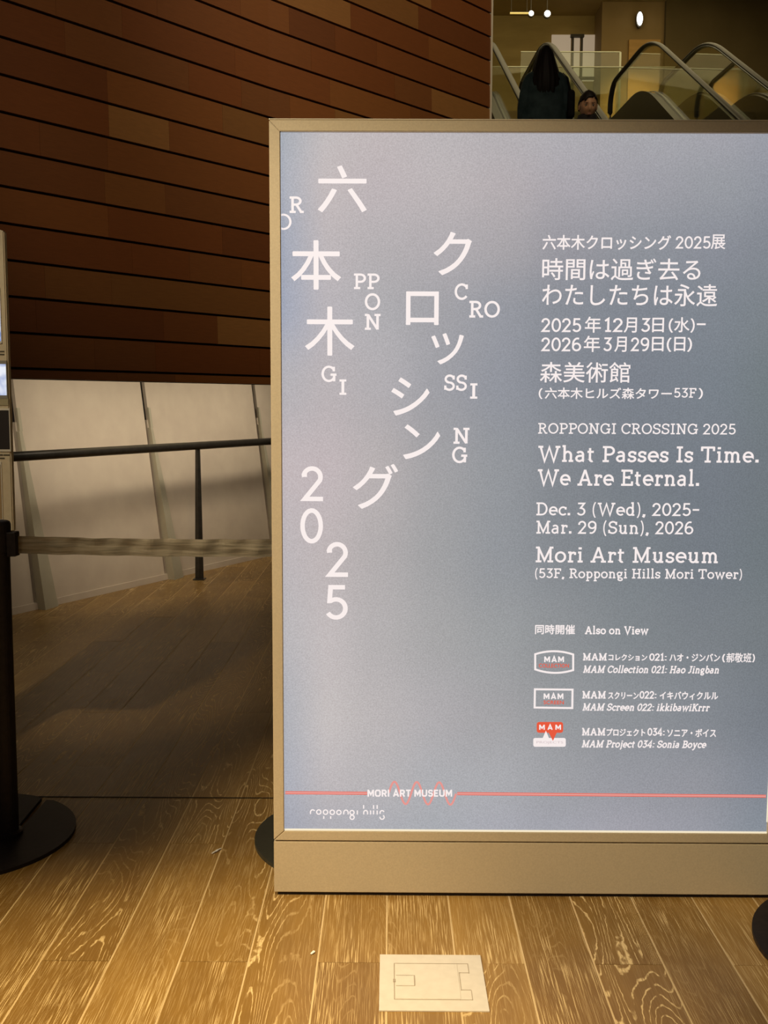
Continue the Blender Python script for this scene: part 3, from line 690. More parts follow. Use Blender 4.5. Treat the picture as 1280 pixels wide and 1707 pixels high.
# English information block
slab('ROPPONGI CROSSING 2025', 896.8, 1225.9, 705.3, 722.7, .125)
slab('What Passes Is Time.', 896.8, 1264.3, 743.5, 769.4, .134)
slab('We Are Eternal.', 896, 1165, 782.6, 808.8, .134)
slab('Dec. 3 (Wed), 2025-', 893.8, 1165, 837.8, 858.8, .130)
slab('Mar. 29 (Sun), 2026', 893.8, 1155.3, 868.2, 889.2, .130)
slab('Mori Art Museum', 892.8, 1196.3, 911.5, 937, .130)
slab('(53F, Roppongi Hills Mori Tower)', 891.8, 1236.4, 947.6, 963.2, .138)
cjk('同時開催', 892, 1041.3, 957.8, 1057, .7); slab('Also on View', 974.8, 1080.5, 1044, 1056.8, .175)
WB = .185
slab('MAM', 971.6, 1011, 1089, 1100.6, WB); cjk('コレクション', 1014.2, 1090.5, 1078.2, 1101, .8); slab('021:', 1082, 1111, 1089.6, 1101, WB)
cjk('ハオ・ジンバン', 1116, 1089.5, 1199.6, 1102, .8); slab('(', 1203.5, 1208.5, 1091, 1102, .2); cjk('郝敬班', 1210.4, 1088.5, 1252, 1104, .5); slab(')', 1253.5, 1258, 1091, 1102, .2)
slab('MAM Collection 021: Hao Jingban', 971.6, 1198, 1109.6, 1121.2, WB, .2)
slab('MAM', 970.6, 1009.3, 1152.2, 1164, WB); cjk('スクリーン', 1013.6, 1153.5, 1064, 1165, .8); slab('022:', 1065.7, 1094, 1152.4, 1164.2, WB)
cjk('イキバウィクルル', 1099.5, 1152.8, 1196.3, 1166, .8)
slab('MAM Screen 022: ikkibawiKrrr', 970.6, 1183.2, 1172.6, 1184.2, WB, .2)
slab('MAM', 970, 1008.6, 1213.8, 1225.6, WB); cjk('プロジェクト', 1011, 1214.5, 1075, 1226.5, .8); slab('034:', 1078.9, 1107.7, 1214, 1226, WB)
cjk('ソニア・ボイス', 1112, 1215, 1193, 1228, .8)
slab('MAM Project 034: Sonia Boyce', 969.3, 1177.3, 1234, 1245.6, WB, .2)
# emblems
def strokes_px(paths, wpx, mt, label, closed=False, name='emblem', dy=0):
    """paths of pixels in the photograph laid on the poster face as flat strokes"""
    vs, fs = [], []; k = 0
    for P in paths:
        Q = [atY(x, y, TEXT_Y) for x, y in P]; sc = (atY(641, P[0][1], TEXT_Y).x-atY(640, P[0][1], TEXT_Y).x)
        L, R, c = stroke([(q.x, q.z) for q in Q], wpx*sc); m_ = len(L)
        for i in range(m_ if c else m_-1):
            i0 = len(vs); yy = TEXT_Y-.0002-dy-.00001*(k % 5); k += 1
            for q in (L[i], R[i], R[(i+1)%m_], L[(i+1)%m_]): vs.append((q.x, yy, q.y))
            fs.append((i0, i0+1, i0+2, i0+3))
    return finish(vs, fs, mt, name, label)
def poly_px(P, mt, label, dy=0, name='emblem'):
    vs = [(atY(x, y, TEXT_Y).x, TEXT_Y-.0001-dy, atY(x, y, TEXT_Y).z) for x, y in P]
    return finish(vs, [tuple(range(len(P)))], mt, name, label)
def arcp(x0, y0, x1, y1, h, n=14): return [(x0+(x1-x0)*i/n, y0+(y1-y0)*i/n - h*4*(i/n)*(1-i/n)) for i in range(n+1)]
strokes_px([arcp(892, 1090.5, 955.3, 1091, 5.2)+arcp(955.3, 1117, 892, 1115.8, -5.2)+[(892, 1090.5)]], 3.3, WHITE_PRINT, 'white barrel shaped outline emblem')
strokes_px([[(891.5, 1149), (954.2, 1149.6), (953.8, 1180.3), (891, 1179.4), (891.5, 1149)]], 3.3, WHITE_PRINT, 'white rectangular outline emblem')
SANS = {'M': (1.0, [[(.12,0),(.12,1)], [(.88,0),(.88,1)], [(.12,.96),(.5,.30),(.88,.96)]]), 'A': (.92, [[(.10,0),(.46,.98),(.82,0)], [(.24,.28),(.68,.28)]]),
 'O': (.92, [[(.12,.25),(.12,.75),(.27,.9),(.65,.9),(.80,.75),(.80,.25),(.65,.1),(.27,.1),(.12,.25)]]), 'R': (.80, [[(.12,0),(.12,.9),(.52,.9),(.66,.78),(.66,.56),(.52,.45),(.12,.45)], [(.42,.45),(.70,0)]]),
 'I': (.28, [[(.14,0),(.14,1)]]), 'T': (.76, [[(.38,0),(.38,.9)], [(.02,.9),(.74,.9)]]), 'U': (.86, [[(.12,1),(.12,.25),(.27,.1),(.59,.1),(.74,.25),(.74,1)]]),
 'S': (.76, [[(.66,.74),(.54,.9),(.24,.9),(.12,.78),(.12,.62),(.24,.51),(.52,.49),(.64,.38),(.64,.22),(.52,.1),(.22,.1),(.08,.26)]]), 'E': (.70, [[(.66,.9),(.12,.9),(.12,.1),(.66,.1)], [(.12,.5),(.58,.5)]]), ' ': (.30, [])}
def sans(s, x0, x1, yc, yb_, wd, track, label, mt=WHITE_PRINT, dy=0):
    tot = sum(SANS[c][0] for c in s)+track*(len(s)-1); k = (x1-x0)/tot; paths = []; x = x0
    for c in s:
        for st in SANS[c][1]: paths.append([(x+px*k, yb_-(yb_-yc)*py) for px, py in st])
        x += (SANS[c][0]+track)*k
    return strokes_px(paths, wd, mt, label, name='lettering', dy=dy)
sans('MAM', 907, 940, 1094.3, 1103.7, 2.3, .22, 'small white letters MAM'); sans('MAM', 906, 939, 1156, 1165.4, 2.3, .22, 'small white letters MAM')
cjk('COLLECTION', 898, 1106.2, 948, 1112.6, .3, RED_PRINT, label='tiny red word COLLECTION'); cjk('SCREEN', 906, 1167.8, 939.5, 1173.8, .3, RED_PRINT, label='tiny red word SCREEN')
def rrect(x0, y0, x1, y1, r): return [(x, y) for cx, cy, a in ((x1-r, y0+r, -90), (x1-r, y1-r, 0), (x0+r, y1-r, 90), (x0+r, y0+r, 180)) for x, y in [(cx+r*cos(radians(a+q)), cy+r*sin(radians(a+q))) for q in (0, 22.5, 45, 67.5, 90)]]
poly_px(rrect(894.5, 1203.5, 938.5, 1221.5, 4), RED_PRINT, 'red rounded speech label emblem')
poly_px([(914, 1220), (928.5, 1220), (921.5, 1235)], RED_PRINT, 'red pointer of the emblem', .00012)
poly_px([(904, 1231.5), (909.8, 1218), (915.5, 1231.5)], WHITE_PRINT, 'white pointer of the emblem', .00006)
poly_px(rrect(888.8, 1230.2, 943, 1244.8, 3), WHITE_PRINT, 'white rounded label emblem')
sans('MAM', 898.5, 935, 1208, 1216.3, 2.1, .45, 'small white letters MAM on the red label', dy=.0006)
o = cjk('PROJECTS', 894, 1235.2, 938.5, 1240.2, 0, new_mat('grey_print', (.1,.1,.1), .5, 0, .2, srgb(206, 190, 194), .95), label='tiny grey word PROJECTS'); o.location.y = -.0006
# long double line with waves and the museum name
wave = []
for i in range(97):
    t = i/96; x = 648+t*112; wave.append((x, 1321.5 - 18.5*sin(2*pi*3*t)*(1 if t < .99 else 0) + t*1.5))
strokes_px([[(475.5, 1321.3), (612, 1322.3)], [(762, 1322.8), (1276.5, 1327.2)]], 4.4, PINK_PRINT, 'pale red double line running across the foot of the poster', name='line_mark')
strokes_px([[(475.5, 1319.3), (612, 1320.2)], [(475.5, 1323.4), (612, 1324.4)], [(762, 1320.8), (1276.5, 1325.2)], [(762, 1324.9), (1276.5, 1329.3)]], 0.9, RED_PRINT, 'red edges of the double line', name='line_mark', dy=.0002)
strokes_px([wave], 3.4, PINK_PRINT, 'pale red wave behind the museum name', name='line_mark')
sans('MORI ART MUSEUM', 612.5, 753.5, 1316.2, 1327.8, 2.6, .12, 'bold white sans lettering reading MORI ART MUSEUM', dy=.0008)
def cir(cx, cy, r, a0=0, a1=360, n=18): return [(cx+r*cos(radians(a0+(a1-a0)*i/n)), cy-r*sin(radians(a0+(a1-a0)*i/n))) for i in range(n+1)]
RH = [[(517.5, 1357), (517.5, 1353.5)]+cir(521.2, 1353.5, 3.6, 180, 30, 8), cir(531.3, 1353.6, 3.6), cir(542.6, 1353.8, 3.7), [(539.6, 1360.5), (539.6, 1365)],
      cir(553.8, 1354, 3.7), [(551.2, 1360.5), (551.2, 1365)], cir(564.8, 1354.2, 3.6), [(572.8, 1357.6)]+cir(576.6, 1354, 3.6, 180, 0, 8)+[(580.2, 1357.6)],
      cir(586.7, 1354.4, 3.5), cir(586.9, 1362.4, 3.4), [(595.6, 1351), (595.6, 1357.6)], [(606, 1342), (606, 1348)], [(606.2, 1357.6)]+cir(609.4, 1354.2, 3.2, 180, 0, 8)+[(612.6, 1357.6)],
      [(617.6, 1351), (617.6, 1357.6)], [(622.6, 1342), (622.6, 1348.4)], [(622.6, 1351), (622.6, 1357.6)], [(628.6, 1342), (628.6, 1348.4)], [(628.6, 1351), (628.6, 1357.6)],
      cir(636.8, 1354.6, 3.4, 20, 215, 10), cir(636.8, 1362.2, 3.5, 60, -190, 12)]
strokes_px(RH, 2.0, WHITE_PRINT, 'dotted white rounded lettering reading roppongi hills', name='lettering')

# ------------------------------------------------------------------ escalator hall
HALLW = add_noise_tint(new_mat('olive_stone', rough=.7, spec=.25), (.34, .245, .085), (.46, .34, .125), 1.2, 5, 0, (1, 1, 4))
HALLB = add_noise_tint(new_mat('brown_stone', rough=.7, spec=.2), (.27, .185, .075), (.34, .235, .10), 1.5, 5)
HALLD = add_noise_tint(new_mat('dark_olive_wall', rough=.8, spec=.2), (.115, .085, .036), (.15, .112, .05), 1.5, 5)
HY = 20.0
tag(mobj('wall_back', box((.5+1.5, HY+.1, 4.7), (12, .2, 9.4)), HALLW), kind='structure')
colx0, colx1 = atY(1003, 60, 19.3).x, atY(1107, 60, 19.3).x
tag(mobj('wall_column', box(((colx0+colx1)/2, 19.68, 4.7), (colx1-colx0, .72, 9.4)), HALLB), kind='structure')
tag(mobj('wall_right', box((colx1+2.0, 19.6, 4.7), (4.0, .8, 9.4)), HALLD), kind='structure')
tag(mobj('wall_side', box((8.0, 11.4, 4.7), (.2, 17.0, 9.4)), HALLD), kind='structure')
cz = 8.45
cl_ = mobj('ceiling', box((1, 11.6, cz+.1), (14.6, 17.0, .2)), HALLW); tag(cl_, kind='structure')
for i in range(6):
    mobj('ceiling_joint', box((1, 11+i*1.6, cz-.004), (14.4, .02, .012)), HALLD, cl_)
# upper landing slab
LANDZ = 5.10
FLR = add_noise_tint(new_mat('landing_stone', rough=.5), (.16, .13, .08), (.20, .165, .105), 5)
tag(mobj('trim_2', box((2.5, 17.45, LANDZ-.15), (7, 4.9, .28)), FLR), kind='structure')
# pale lit opening on the back wall
PANE = new_mat('lit_shop_pane', (.3,.3,.3), .3, 0, .3, srgb(150, 132, 110), .9)
wn = empty('window_1', (0, 0, 0)); tag(wn, kind='structure')
FR = new_mat('dark_mullion', (.05, .04, .025), .5)
def bk(x, y, Y=HY-.03): return atY(x, y, Y)
for a, b_ in ((918, 951.5), (954.5, 966.5), (969.5, 998.5)):
    p, q = bk(a, 135), bk(b_, 58.5); mobj('pane', box(((p.x+q.x)/2, HY-.03, (p.z+q.z)/2), (q.x-p.x, .04, q.z-p.z)), PANE, wn)
for a in (953, 968):
    p, q = bk(a, 135), bk(a, 60); mobj('mullion', box((p.x, HY-.04, (p.z+q.z)/2), (.03, .08, q.z-p.z)), FR, wn)
p, q = bk(950, 64), bk(972.5, 59.5); mobj('mullion', box(((p.x+q.x)/2, HY-.07, (p.z+q.z)/2), (q.x-p.x, .1, q.z-p.z)), FR, wn)
p, q = bk(958, 134), bk(1000, 130); mobj('transom', box(((p.x+q.x)/2, HY-.07, (p.z+q.z)/2), (q.x-p.x, .1, .04)), FR, wn)
# amber panel added on the column, warm light on the wall put into its colour
p, q = atY(1046, 158, 19.27), atY(1101, 66, 19.27)
WPN = add_noise_tint(new_mat('amber_light_tint', rough=.6), (.46, .26, .06), (.56, .32, .085), 3, 4, 0, (1, 1, 5))
o = mobj('lit_wall_panel', box(((p.x+q.x)/2, 19.29, (p.z+q.z)/2-.3), (q.x-p.x, .05, q.z-p.z+.6), .004), WPN); tag(o, 'amber panel painted as warm light on the wall behind the right escalator rail', 'panel')
area('panel_wash', (4.2, 18.5, 7.3), (4.45, 19.3, 6.2), 8, (1, .72, .32), .6, .3, 100)
# lamps
def lampthing(name, x, y, Y, r, label, emis, strength, cat='lamp', sx=1, sz=1, stem=False):
    c = atY(x, y, Y); t = empty(name, (c.x, c.y, c.z)); tag(t, label, cat)
    bm = bmesh.new(); bmesh.ops.create_uvsphere(bm, u_segments=16, v_segments=10, radius=r)
    bmesh.ops.scale(bm, vec=(sx, .5, sz), verts=bm.verts); mobj('bulb', bm, new_mat('lamp_glow', (.8,.8,.8), .4, 0, .3, emis, strength), t, True)
    bm = bmesh.new(); tube(bm, [(0, .0, 0), (0, .06, 0)], r*1.25, 16); 
    for v in bm.verts: v.co.x *= sx; v.co.z *= sz; v.co.y += r*.3
    mobj('housing', bm, FR, t)
    if stem: bm = bmesh.new(); tube(bm, [(0, r*.3+.03, r), (0, r*.3+.03, 8.45-c.z)], .008, 8); mobj('stem', bm, FR, t)
    return t
lampthing('spotlight', 885.5, 22, 17.0, .038, 'small white ceiling spotlight at the left of the pair', (1, .95, .8), 5, stem=True)
lampthing('spotlight', 912.5, 22.5, 17.0, .046, 'small white ceiling spotlight at the right of the pair', (1, .97, .85), 7, stem=True)
lampthing('wall_lamp', 1066.5, 31, 19.2, .05, 'tall oval white wall lamp on the brown column', (1, .97, .88), 5, 'lamp', 1, 2.3)
p = atY(850, 22, 16.9); q = atY(881, 22, 16.9)
tl = empty('track_light', ((p.x+q.x)/2, 16.9, p.z)); tag(tl, 'glowing horizontal light track beside the spotlights', 'lamp')
mobj('tube', box((0, 0, 0), (q.x-p.x, .03, .022), .004), new_mat('track_glow', (.8,.7,.4), .4, 0, .3, srgb(190, 160, 80), .9), tl); mobj('track', box((0, .03, .02), (q.x-p.x, .03, .02)), FR, tl)
for sx in (-.12, .12): bm = bmesh.new(); tube(bm, [(sx, .03, .02), (sx, .03, 8.45-p.z)], .005, 6); mobj('stem', bm, FR, tl)

def glass_mat(name, tint=(.90, .93, .86), k=.06):
    mt = bpy.data.materials.new(name); mt.use_nodes = True; n, l = mt.node_tree.nodes, mt.node_tree.links
    for q in list(n):
        if q.type != 'OUTPUT_MATERIAL': n.remove(q)
    out = [q for q in n if q.type == 'OUTPUT_MATERIAL'][0]
    tr = n.new('ShaderNodeBsdfTransparent'); tr.inputs[0].default_value = (*tint, 1)
    gl = n.new('ShaderNodeBsdfGlossy'); gl.inputs[0].default_value = (1, 1, 1, 1); gl.inputs[1].default_value = .03
    lw = n.new('ShaderNodeLayerWeight'); lw.inputs[0].default_value = .25
    ml = n.new('ShaderNodeMath'); ml.operation = 'MULTIPLY_ADD'; ml.inputs[1].default_value = .5; ml.inputs[2].default_value = k*.4
    mx = n.new('ShaderNodeMixShader'); l.new(lw.outputs['Fresnel'], ml.inputs[0]); l.new(ml.outputs[0], mx.inputs[0]); l.new(tr.outputs[0], mx.inputs[1]); l.new(gl.outputs[0], mx.inputs[2])
    l.new(mx.outputs[0], out.inputs[0]); return mt
GLASS = glass_mat('green_tinted_glass'); GEDGE = new_mat('glass_bright_edge', (.62, .64, .5), .3)
# free standing glass guards on the landing
def guard(xa, xb, ytop, Y, label, zbot):
    p, q = atY(xa, ytop, Y), atY(xb, ytop, Y)
    t = empty('glass_guard', ((p.x+q.x)/2, Y, zbot)); tag(t, label, 'railing', 'glass guards on the upper landing')
    hh = p.z-zbot; mobj('pane', box((0, 0, hh/2), (q.x-p.x, .012, hh)), GLASS, t)
    mobj('top_edge', box((0, 0, hh+.006), (q.x-p.x, .022, .016), .003), GEDGE, t); mobj('floor_channel', box((0, 0, .02), (q.x-p.x, .05, .04)), FR, t); return t
guard(812, 1138, 112, 16.35, 'long low clear glass guard across the head of the escalators', LANDZ)
g2 = guard(868, 1034, 87, 17.35, 'taller glass guard near the pale window at the back', LANDZ)
p = atY(1034, 87, 17.35); mobj('edge_post', box((p.x-g2.location.x, 0, (p.z-LANDZ)/2), (.03, .02, p.z-LANDZ)), GEDGE, g2)

RUB = new_mat('black_rubber_handrail', (.014, .014, .016), .42, 0, .25)
STL = add_noise_tint(new_mat('brushed_steel', rough=.3, metal=.9, spec=.5), (.09, .105, .12), (.14, .155, .17), 20)
DECK = new_mat('dark_bronze_deck', (.012, .010, .008), .45, 0); STEP = add_noise_tint(new_mat('step_metal', rough=.5, metal=.6), (.10, .10, .10), (.17, .17, .16), 40)
AZ = radians(-2.5); EU = Vector((sin(AZ), cos(AZ), 0)); ER = Vector((cos(AZ), -sin(AZ), 0))
T30 = tan(radians(30))
def rail_path(z_top, drop_end, flat, s_floor_z):
    pts = []
    L = (z_top-s_floor_z)/T30
    # lower flat, incline, rounded apex, upper flat
    pts += [(-L-.75, s_floor_z), (-L-.25, s_floor_z)]
    for k in range(5): t = k/4; pts.append((-L-.25+.5*t, s_floor_z+T30*.5*t*t*.5))
    R = 1.0
    for k in range(1, 40): pts.append((-L+.25+(L-.25-.55)*k/39, s_floor_z+T30*(.25+(L-.25-.55)*k/39)))
    for k in range(1, 9):
        t = k/8; s_ = -.55+1.1*t; pts.append((s_, z_top-T30*.55+T30*1.1*(t-t*t*.5)))
    pts.append((flat*.6, z_top)); pts.append((flat, z_top)); return pts
def escalator(xa_px, xb_px, label, Yap=14.0, ypx=62):
    A = atY(xa_px, ypx, Yap); B = atY(xb_px, ypx, Yap); wd = (B-A).dot(ER)
    t = empty('escalator', (A.x+ER.x*wd/2, A.y, 0), -AZ); tag(t, label, 'escalator', 'escalators behind the sign')
    ztop = A.z; zr = .95
    path = rail_path(ztop, 0, 1.75, 1.0)
    for sd in (-1, 1):
        x = sd*wd/2
        bm = bmesh.new(); Q = [(x, s_, z) for s_, z in path]
        e1 = [(x, 1.75+.33*sin(radians(a)), ztop-.33+.33*cos(radians(a))) for a in range(20, 181, 20)]
        s0, z0 = path[0]; e0 = [(x, s0-.33*sin(radians(a)), z0-.33+.33*cos(radians(a))) for a in range(180, 0, -20)]
        full = e0+Q+e1; tube(bm, full, .038, 12, ry=.022); mobj('handrail', bm, RUB, t, True)
        # steel guide under the handrail
        bm = bmesh.new(); tube(bm, [(a-sd*.024, b_, c-.024) for a, b_, c in Q], .012, 8, ry=.012); mobj('rail_guide', bm, STL, t, True)
        # glass
        dk = [(s_, z-.60) for s_, z in path]
        vsg = []; fsg = []
        up_ = [(s_, z-.03) for s_, z in path]
        for th in (-.005, .005):
            for (a, b_), (c, d) in zip(up_, dk): vsg += [(x+th, a, b_), (x+th, c, d)]
        m_ = len(up_)
        for i in range(m_-1):
            a = 2*i; fsg.append((a, a+1, a+3, a+2)); a2 = a+2*m_; fsg.append((a2, a2+2, a2+3, a2+1)); fsg.append((a, a+2, a2+2, a2))
        me = bpy.data.meshes.new('balustrade_glass'); me.from_pydata(vsg, [], fsg); mobj('balustrade_glass', me, GLASS, t)
        # deck and skirt
        bm = bmesh.new(); rings = []
        for s_, z in dk:
            xo = x+sd*.10; xi = x-sd*.09
            rings.append([bm.verts.new((xi, s_, z-.02)), bm.verts.new((xo, s_, z+.01)), bm.verts.new((xo, s_, z-.34)), bm.verts.new((xi, s_, z-.32))])
        for a, b_ in zip(rings, rings[1:]):
            for k in range(4): bm.faces.new((a[k], a[(k+1)%4], b_[(k+1)%4], b_[k]))
        bm.faces.new(rings[0]); bm.faces.new(rings[-1]); bmesh.ops.recalc_face_normals(bm, faces=bm.faces); mobj('deck', bm, DECK, t)
        bm = bmesh.new(); tube(bm, [(x-sd*.03, s_, z+.005) for s_, z in dk], .018, 6, ry=.008); mobj('deck_trim', bm, STL, t, True)
    # steps
    wst = wd-.22; sm = bmesh.new(); add_box(sm, (0, 0, -.02), (wst, .405, .035)); add_box(sm, (0, -.195, -.13), (wst, .012, .22))
    for k in range(11): add_box(sm, (-wst/2+wst*(k+.5)/11, 0, .001), (wst/30, .39, .008))
    sme = bpy.data.meshes.new('step'); sm.to_mesh(sme); sm.free(); sme.materials.append(STEP)
    z = ztop-zr; s_ = .25; k = 0
    while z > .2:
        o = bpy.data.objects.new('step', sme); COL.objects.link(o); o.parent = t; o.location = (0, s_-.2, z); k += 1
        s_ -= .40; z -= .40*T30
    mobj('landing_plate', box((0, .95, ztop-zr-.02), (wst, 1.4, .04)), STL, t)
    Lb = (ztop-1.0)/T30; mobj('comb_plate', box((0, -Lb-.75, .012), (wst, 1.0, .024)), STL, t)
    tr = prism([(-wd/2-.08, .4, ztop-zr-.25), (-wd/2-.08, 1.7, ztop-zr-.25), (-wd/2-.08, 1.7, ztop-zr-.9), (-wd/2-.08, .6, ztop-zr-.9), (-wd/2-.08, -Lb+.9, .02), (-wd/2-.08, -Lb, .02)], (wd+.16, 0, 0))
    mobj('truss', tr, DECK, t); return t
es1 = escalator(815, 912, 'left escalator with two people on it, rising behind the sign')
es2 = escalator(1086, 1180, 'right escalator, empty, rising behind the sign')

# ------------------------------------------------------------------ people
SKIN = add_noise_tint(new_mat('skin', rough=.5, spec=.35), (.42, .23, .13), (.47, .27, .16), 20)
HAIR = add_noise_tint(new_mat('black_hair', rough=.55, spec=.2), (.008, .005, .004), (.015, .010, .008), 60, 4, .3, (1, 1, .08))
JACKET = add_noise_tint(new_mat('black_cloth', rough=.85, spec=.15), (.012, .011, .012), (.020, .018, .018), 30)
COAT = add_noise_tint(new_mat('dark_teal_coat', rough=.75, spec=.2), (.018, .034, .037), (.045, .072, .077), 9, 4, .3)
LIP = new_mat('lips', (.34, .15, .11), .5); EYE = new_mat('eye_dark', (.012, .008, .006), .25); EYEW = new_mat('eye_white', (.55, .50, .46), .4)
TROU = new_mat('dark_trousers', (.018, .018, .022), .85)

def skin_mesh(J, edges, levels=2):
    """one continuous surface grown over connected joints; J: name -> (x, y, z, radius_a, radius_b)"""
    names = list(J); me = bpy.data.meshes.new('tmp'); me.from_pydata([J[k][:3] for k in names], [(names.index(a), names.index(b_)) for a, b_ in edges], [])
    o = bpy.data.objects.new('tmp', me); COL.objects.link(o)
    md = o.modifiers.new('skin', 'SKIN'); md.use_smooth_shade = True
    sv = me.skin_vertices[0].data
    for i, k in enumerate(names): sv[i].radius = J[k][3:5]; sv[i].use_root = (k == 'pelvis')
    sb = o.modifiers.new('sub', 'SUBSURF'); sb.levels = levels
    dg = bpy.context.evaluated_depsgraph_get(); out = bpy.data.meshes.new_from_object(o.evaluated_get(dg))
    bpy.data.objects.remove(o); bpy.data.meshes.remove(me); return out
def figure(h, arms, fat=1.0):
    """joints of a standing figure facing -Y, feet at z=0; arms: dict side -> (elbow, wrist)"""
    s = h/1.70; J = {}; E = []
    def j(n, x, y, z, a, b_=None): J[n] = (x*s, y*s, z*s, a*s*fat, (b_ or a)*s*fat)
    j('pelvis', 0, .01, .93, .125, .095); j('waist', 0, .0, 1.08, .115, .085); j('chest', 0, .01, 1.26, .135, .095); j('collar', 0, .015, 1.40, .085, .065)
    j('neck', 0, .005, 1.475, .052, .052); j('nape', 0, -.005, 1.53, .05, .052)
    E += [('pelvis','waist'),('waist','chest'),('chest','collar'),('collar','neck'),('neck','nape')]
    for sd, q in ((-1, 'l'), (1, 'r')):
        el, wr = arms[q]
        j('sh'+q, sd*.165, .02, 1.385, .055); j('el'+q, *el, .042); j('fo'+q, *[(a*.6+b_*.4) for a, b_ in zip(el, wr)], .040); j('wr'+q, *wr, .026)
        d = (Vector(wr)-Vector(el)).normalized(); pm = Vector(wr)+d*.055; j('pa'+q, *pm, .034, .018)
        E += [('collar','sh'+q),('sh'+q,'el'+q),('el'+q,'fo'+q),('fo'+q,'wr'+q),('wr'+q,'pa'+q)]
        side = Vector((1, 0, 0))
        for k, (off, L) in enumerate(((-.026, .058), (-.009, .070), (.009, .074), (.026, .064))):
            a = pm+d*.03+side*off; b_ = a+d*L*.55+Vector((0, -.008, 0)); c = b_+d*L*.4+Vector((0, -.016, 0))
            for nm, pt in (('a', a), ('b', b_), ('c', c)): j('f%d%s%s' % (k, nm, q), *pt, .0088)
            E += [('pa'+q, 'f%da%s' % (k, q)), ('f%da%s' % (k, q), 'f%db%s' % (k, q)), ('f%db%s' % (k, q), 'f%dc%s' % (k, q))]
        a = Vector(wr)+d*.03+Vector((-sd*.030, -.012, 0)); b_ = a+d*.035+Vector((-sd*.012, -.012, 0)); j('t1'+q, *a, .011); j('t2'+q, *b_, .0095); E += [('wr'+q, 't1'+q), ('t1'+q, 't2'+q)]
        j('hi'+q, sd*.095, .01, .86, .088, .09); j('kn'+q, sd*.10, -.01, .50, .058); j('ca'+q, sd*.10, .015, .36, .056); j('an'+q, sd*.10, .02, .09, .038); j('ft'+q, sd*.11, -.09, .035, .036, .028); j('to'+q, sd*.115, -.16, .03, .032, .022)
        E += [('pelvis','hi'+q),('hi'+q,'kn'+q),('kn'+q,'ca'+q),('ca'+q,'an'+q),('an'+q,'ft'+q),('ft'+q,'to'+q)]
    return J, E, s
def head_bm(s):
    bm = bmesh.new(); bmesh.ops.create_uvsphere(bm, u_segments=40, v_segments=30, radius=1.0)
    for v in bm.verts:
        x, y, z = v.co; f = max(0, -y)
        jaw = 1-.34*max(0, -z)**1.3; X = x*.074*jaw; Y = y*.095*(1-.12*max(0, -z)); Z = z*.117
        if y < 0: Y *= .96-.05*max(0, z)
        if y > 0 and z < -.3: Y *= 1-.35*(-z-.3)
        g = lambda cx, cz, sx, sz: math.exp(-((x-cx)/sx)**2-((z-cz)/sz)**2) if y < 0 else 0
        Y -= .019*g(0, -.20, .13, .16)+.010*g(0, .0, .10, .22)          # nose
        Y += .011*(g(-.38, .08, .20, .13)+g(.38, .08, .20, .13))        # eye sockets
        Y -= .005*g(0, -.50, .26, .10)+.008*g(0, -.82, .28, .14)        # lips, chin
        Y -= .004*(g(-.42, -.2, .2, .18)+g(.42, -.2, .2, .18))+.005*g(0, .28, .5, .10)
        v.co = (X, Y, Z)
    for sd in (-1, 1):
        r = bmesh.ops.create_uvsphere(bm, u_segments=12, v_segments=8, radius=1.0)
        for v in r['verts']: v.co = Vector((v.co.x*.009+sd*.0735, v.co.y*.017+.008+v.co.z*.004, v.co.z*.030-.005))
    for f in bm.faces: f.material_index = 0
    def ell(c, rad, mi):
        r = bmesh.ops.create_uvsphere(bm, u_segments=14, v_segments=10, radius=1.0)
        for v in r['verts']: v.co = Vector((v.co.x*rad[0]+c[0], v.co.y*rad[1]+c[1], v.co.z*rad[2]+c[2]))
        for f in {f for v in r['verts'] for f in v.link_faces}: f.material_index = mi
    for sd in (-1, 1):
        ell((sd*.029, -.0755, .008), (.0120, .007, .0046), 2); ell((sd*.029, -.0795, .0075), (.0048, .004, .0044), 1)
        ell((sd*.030, -.0815, .0135), (.0140, .003, .0012), 1); ell((sd*.030, -.0860, .028), (.0170, .003, .0024), 1)
    ell((0, -.0900, -.0545), (.0200, .004, .0026), 3); ell((0, -.0890, -.0605), (.016, .004, .0030), 3)
    bmesh.ops.scale(bm, vec=(s, s, s), verts=bm.verts); return bm
def person(loc, rz, h, arms, label, tilt=0.0, fat=1.0):
    t = empty('person', loc, rz); tag(t, label, 'person')
    J, E, s = figure(h, arms, fat); me = skin_mesh(J, E)
    bm = bmesh.new(); bm.from_mesh(me)
    for f in bm.faces: f.material_index = 0
    hb = head_bm(s); M = Matrix.Translation((0, (-.012-tilt*.06)*s, (1.585-tilt*.05)*s)) @ Matrix.Rotation(tilt, 4, 'X')
    bmesh.ops.transform(hb, matrix=M, verts=hb.verts); tmp = bpy.data.meshes.new('tmp'); hb.to_mesh(tmp); hb.free(); bm.from_mesh(tmp); bpy.data.meshes.remove(tmp)
    me2 = bpy.data.meshes.new('body'); bm.to_mesh(me2); bm.free()
    for q in (SKIN, EYE, EYEW, LIP): me2.materials.append(q)
    for p in me2.polygons: p.use_smooth = True
    b_ = bpy.data.objects.new('body', me2); COL.objects.link(b_); b_.parent = t
    return t, J, E, s, M
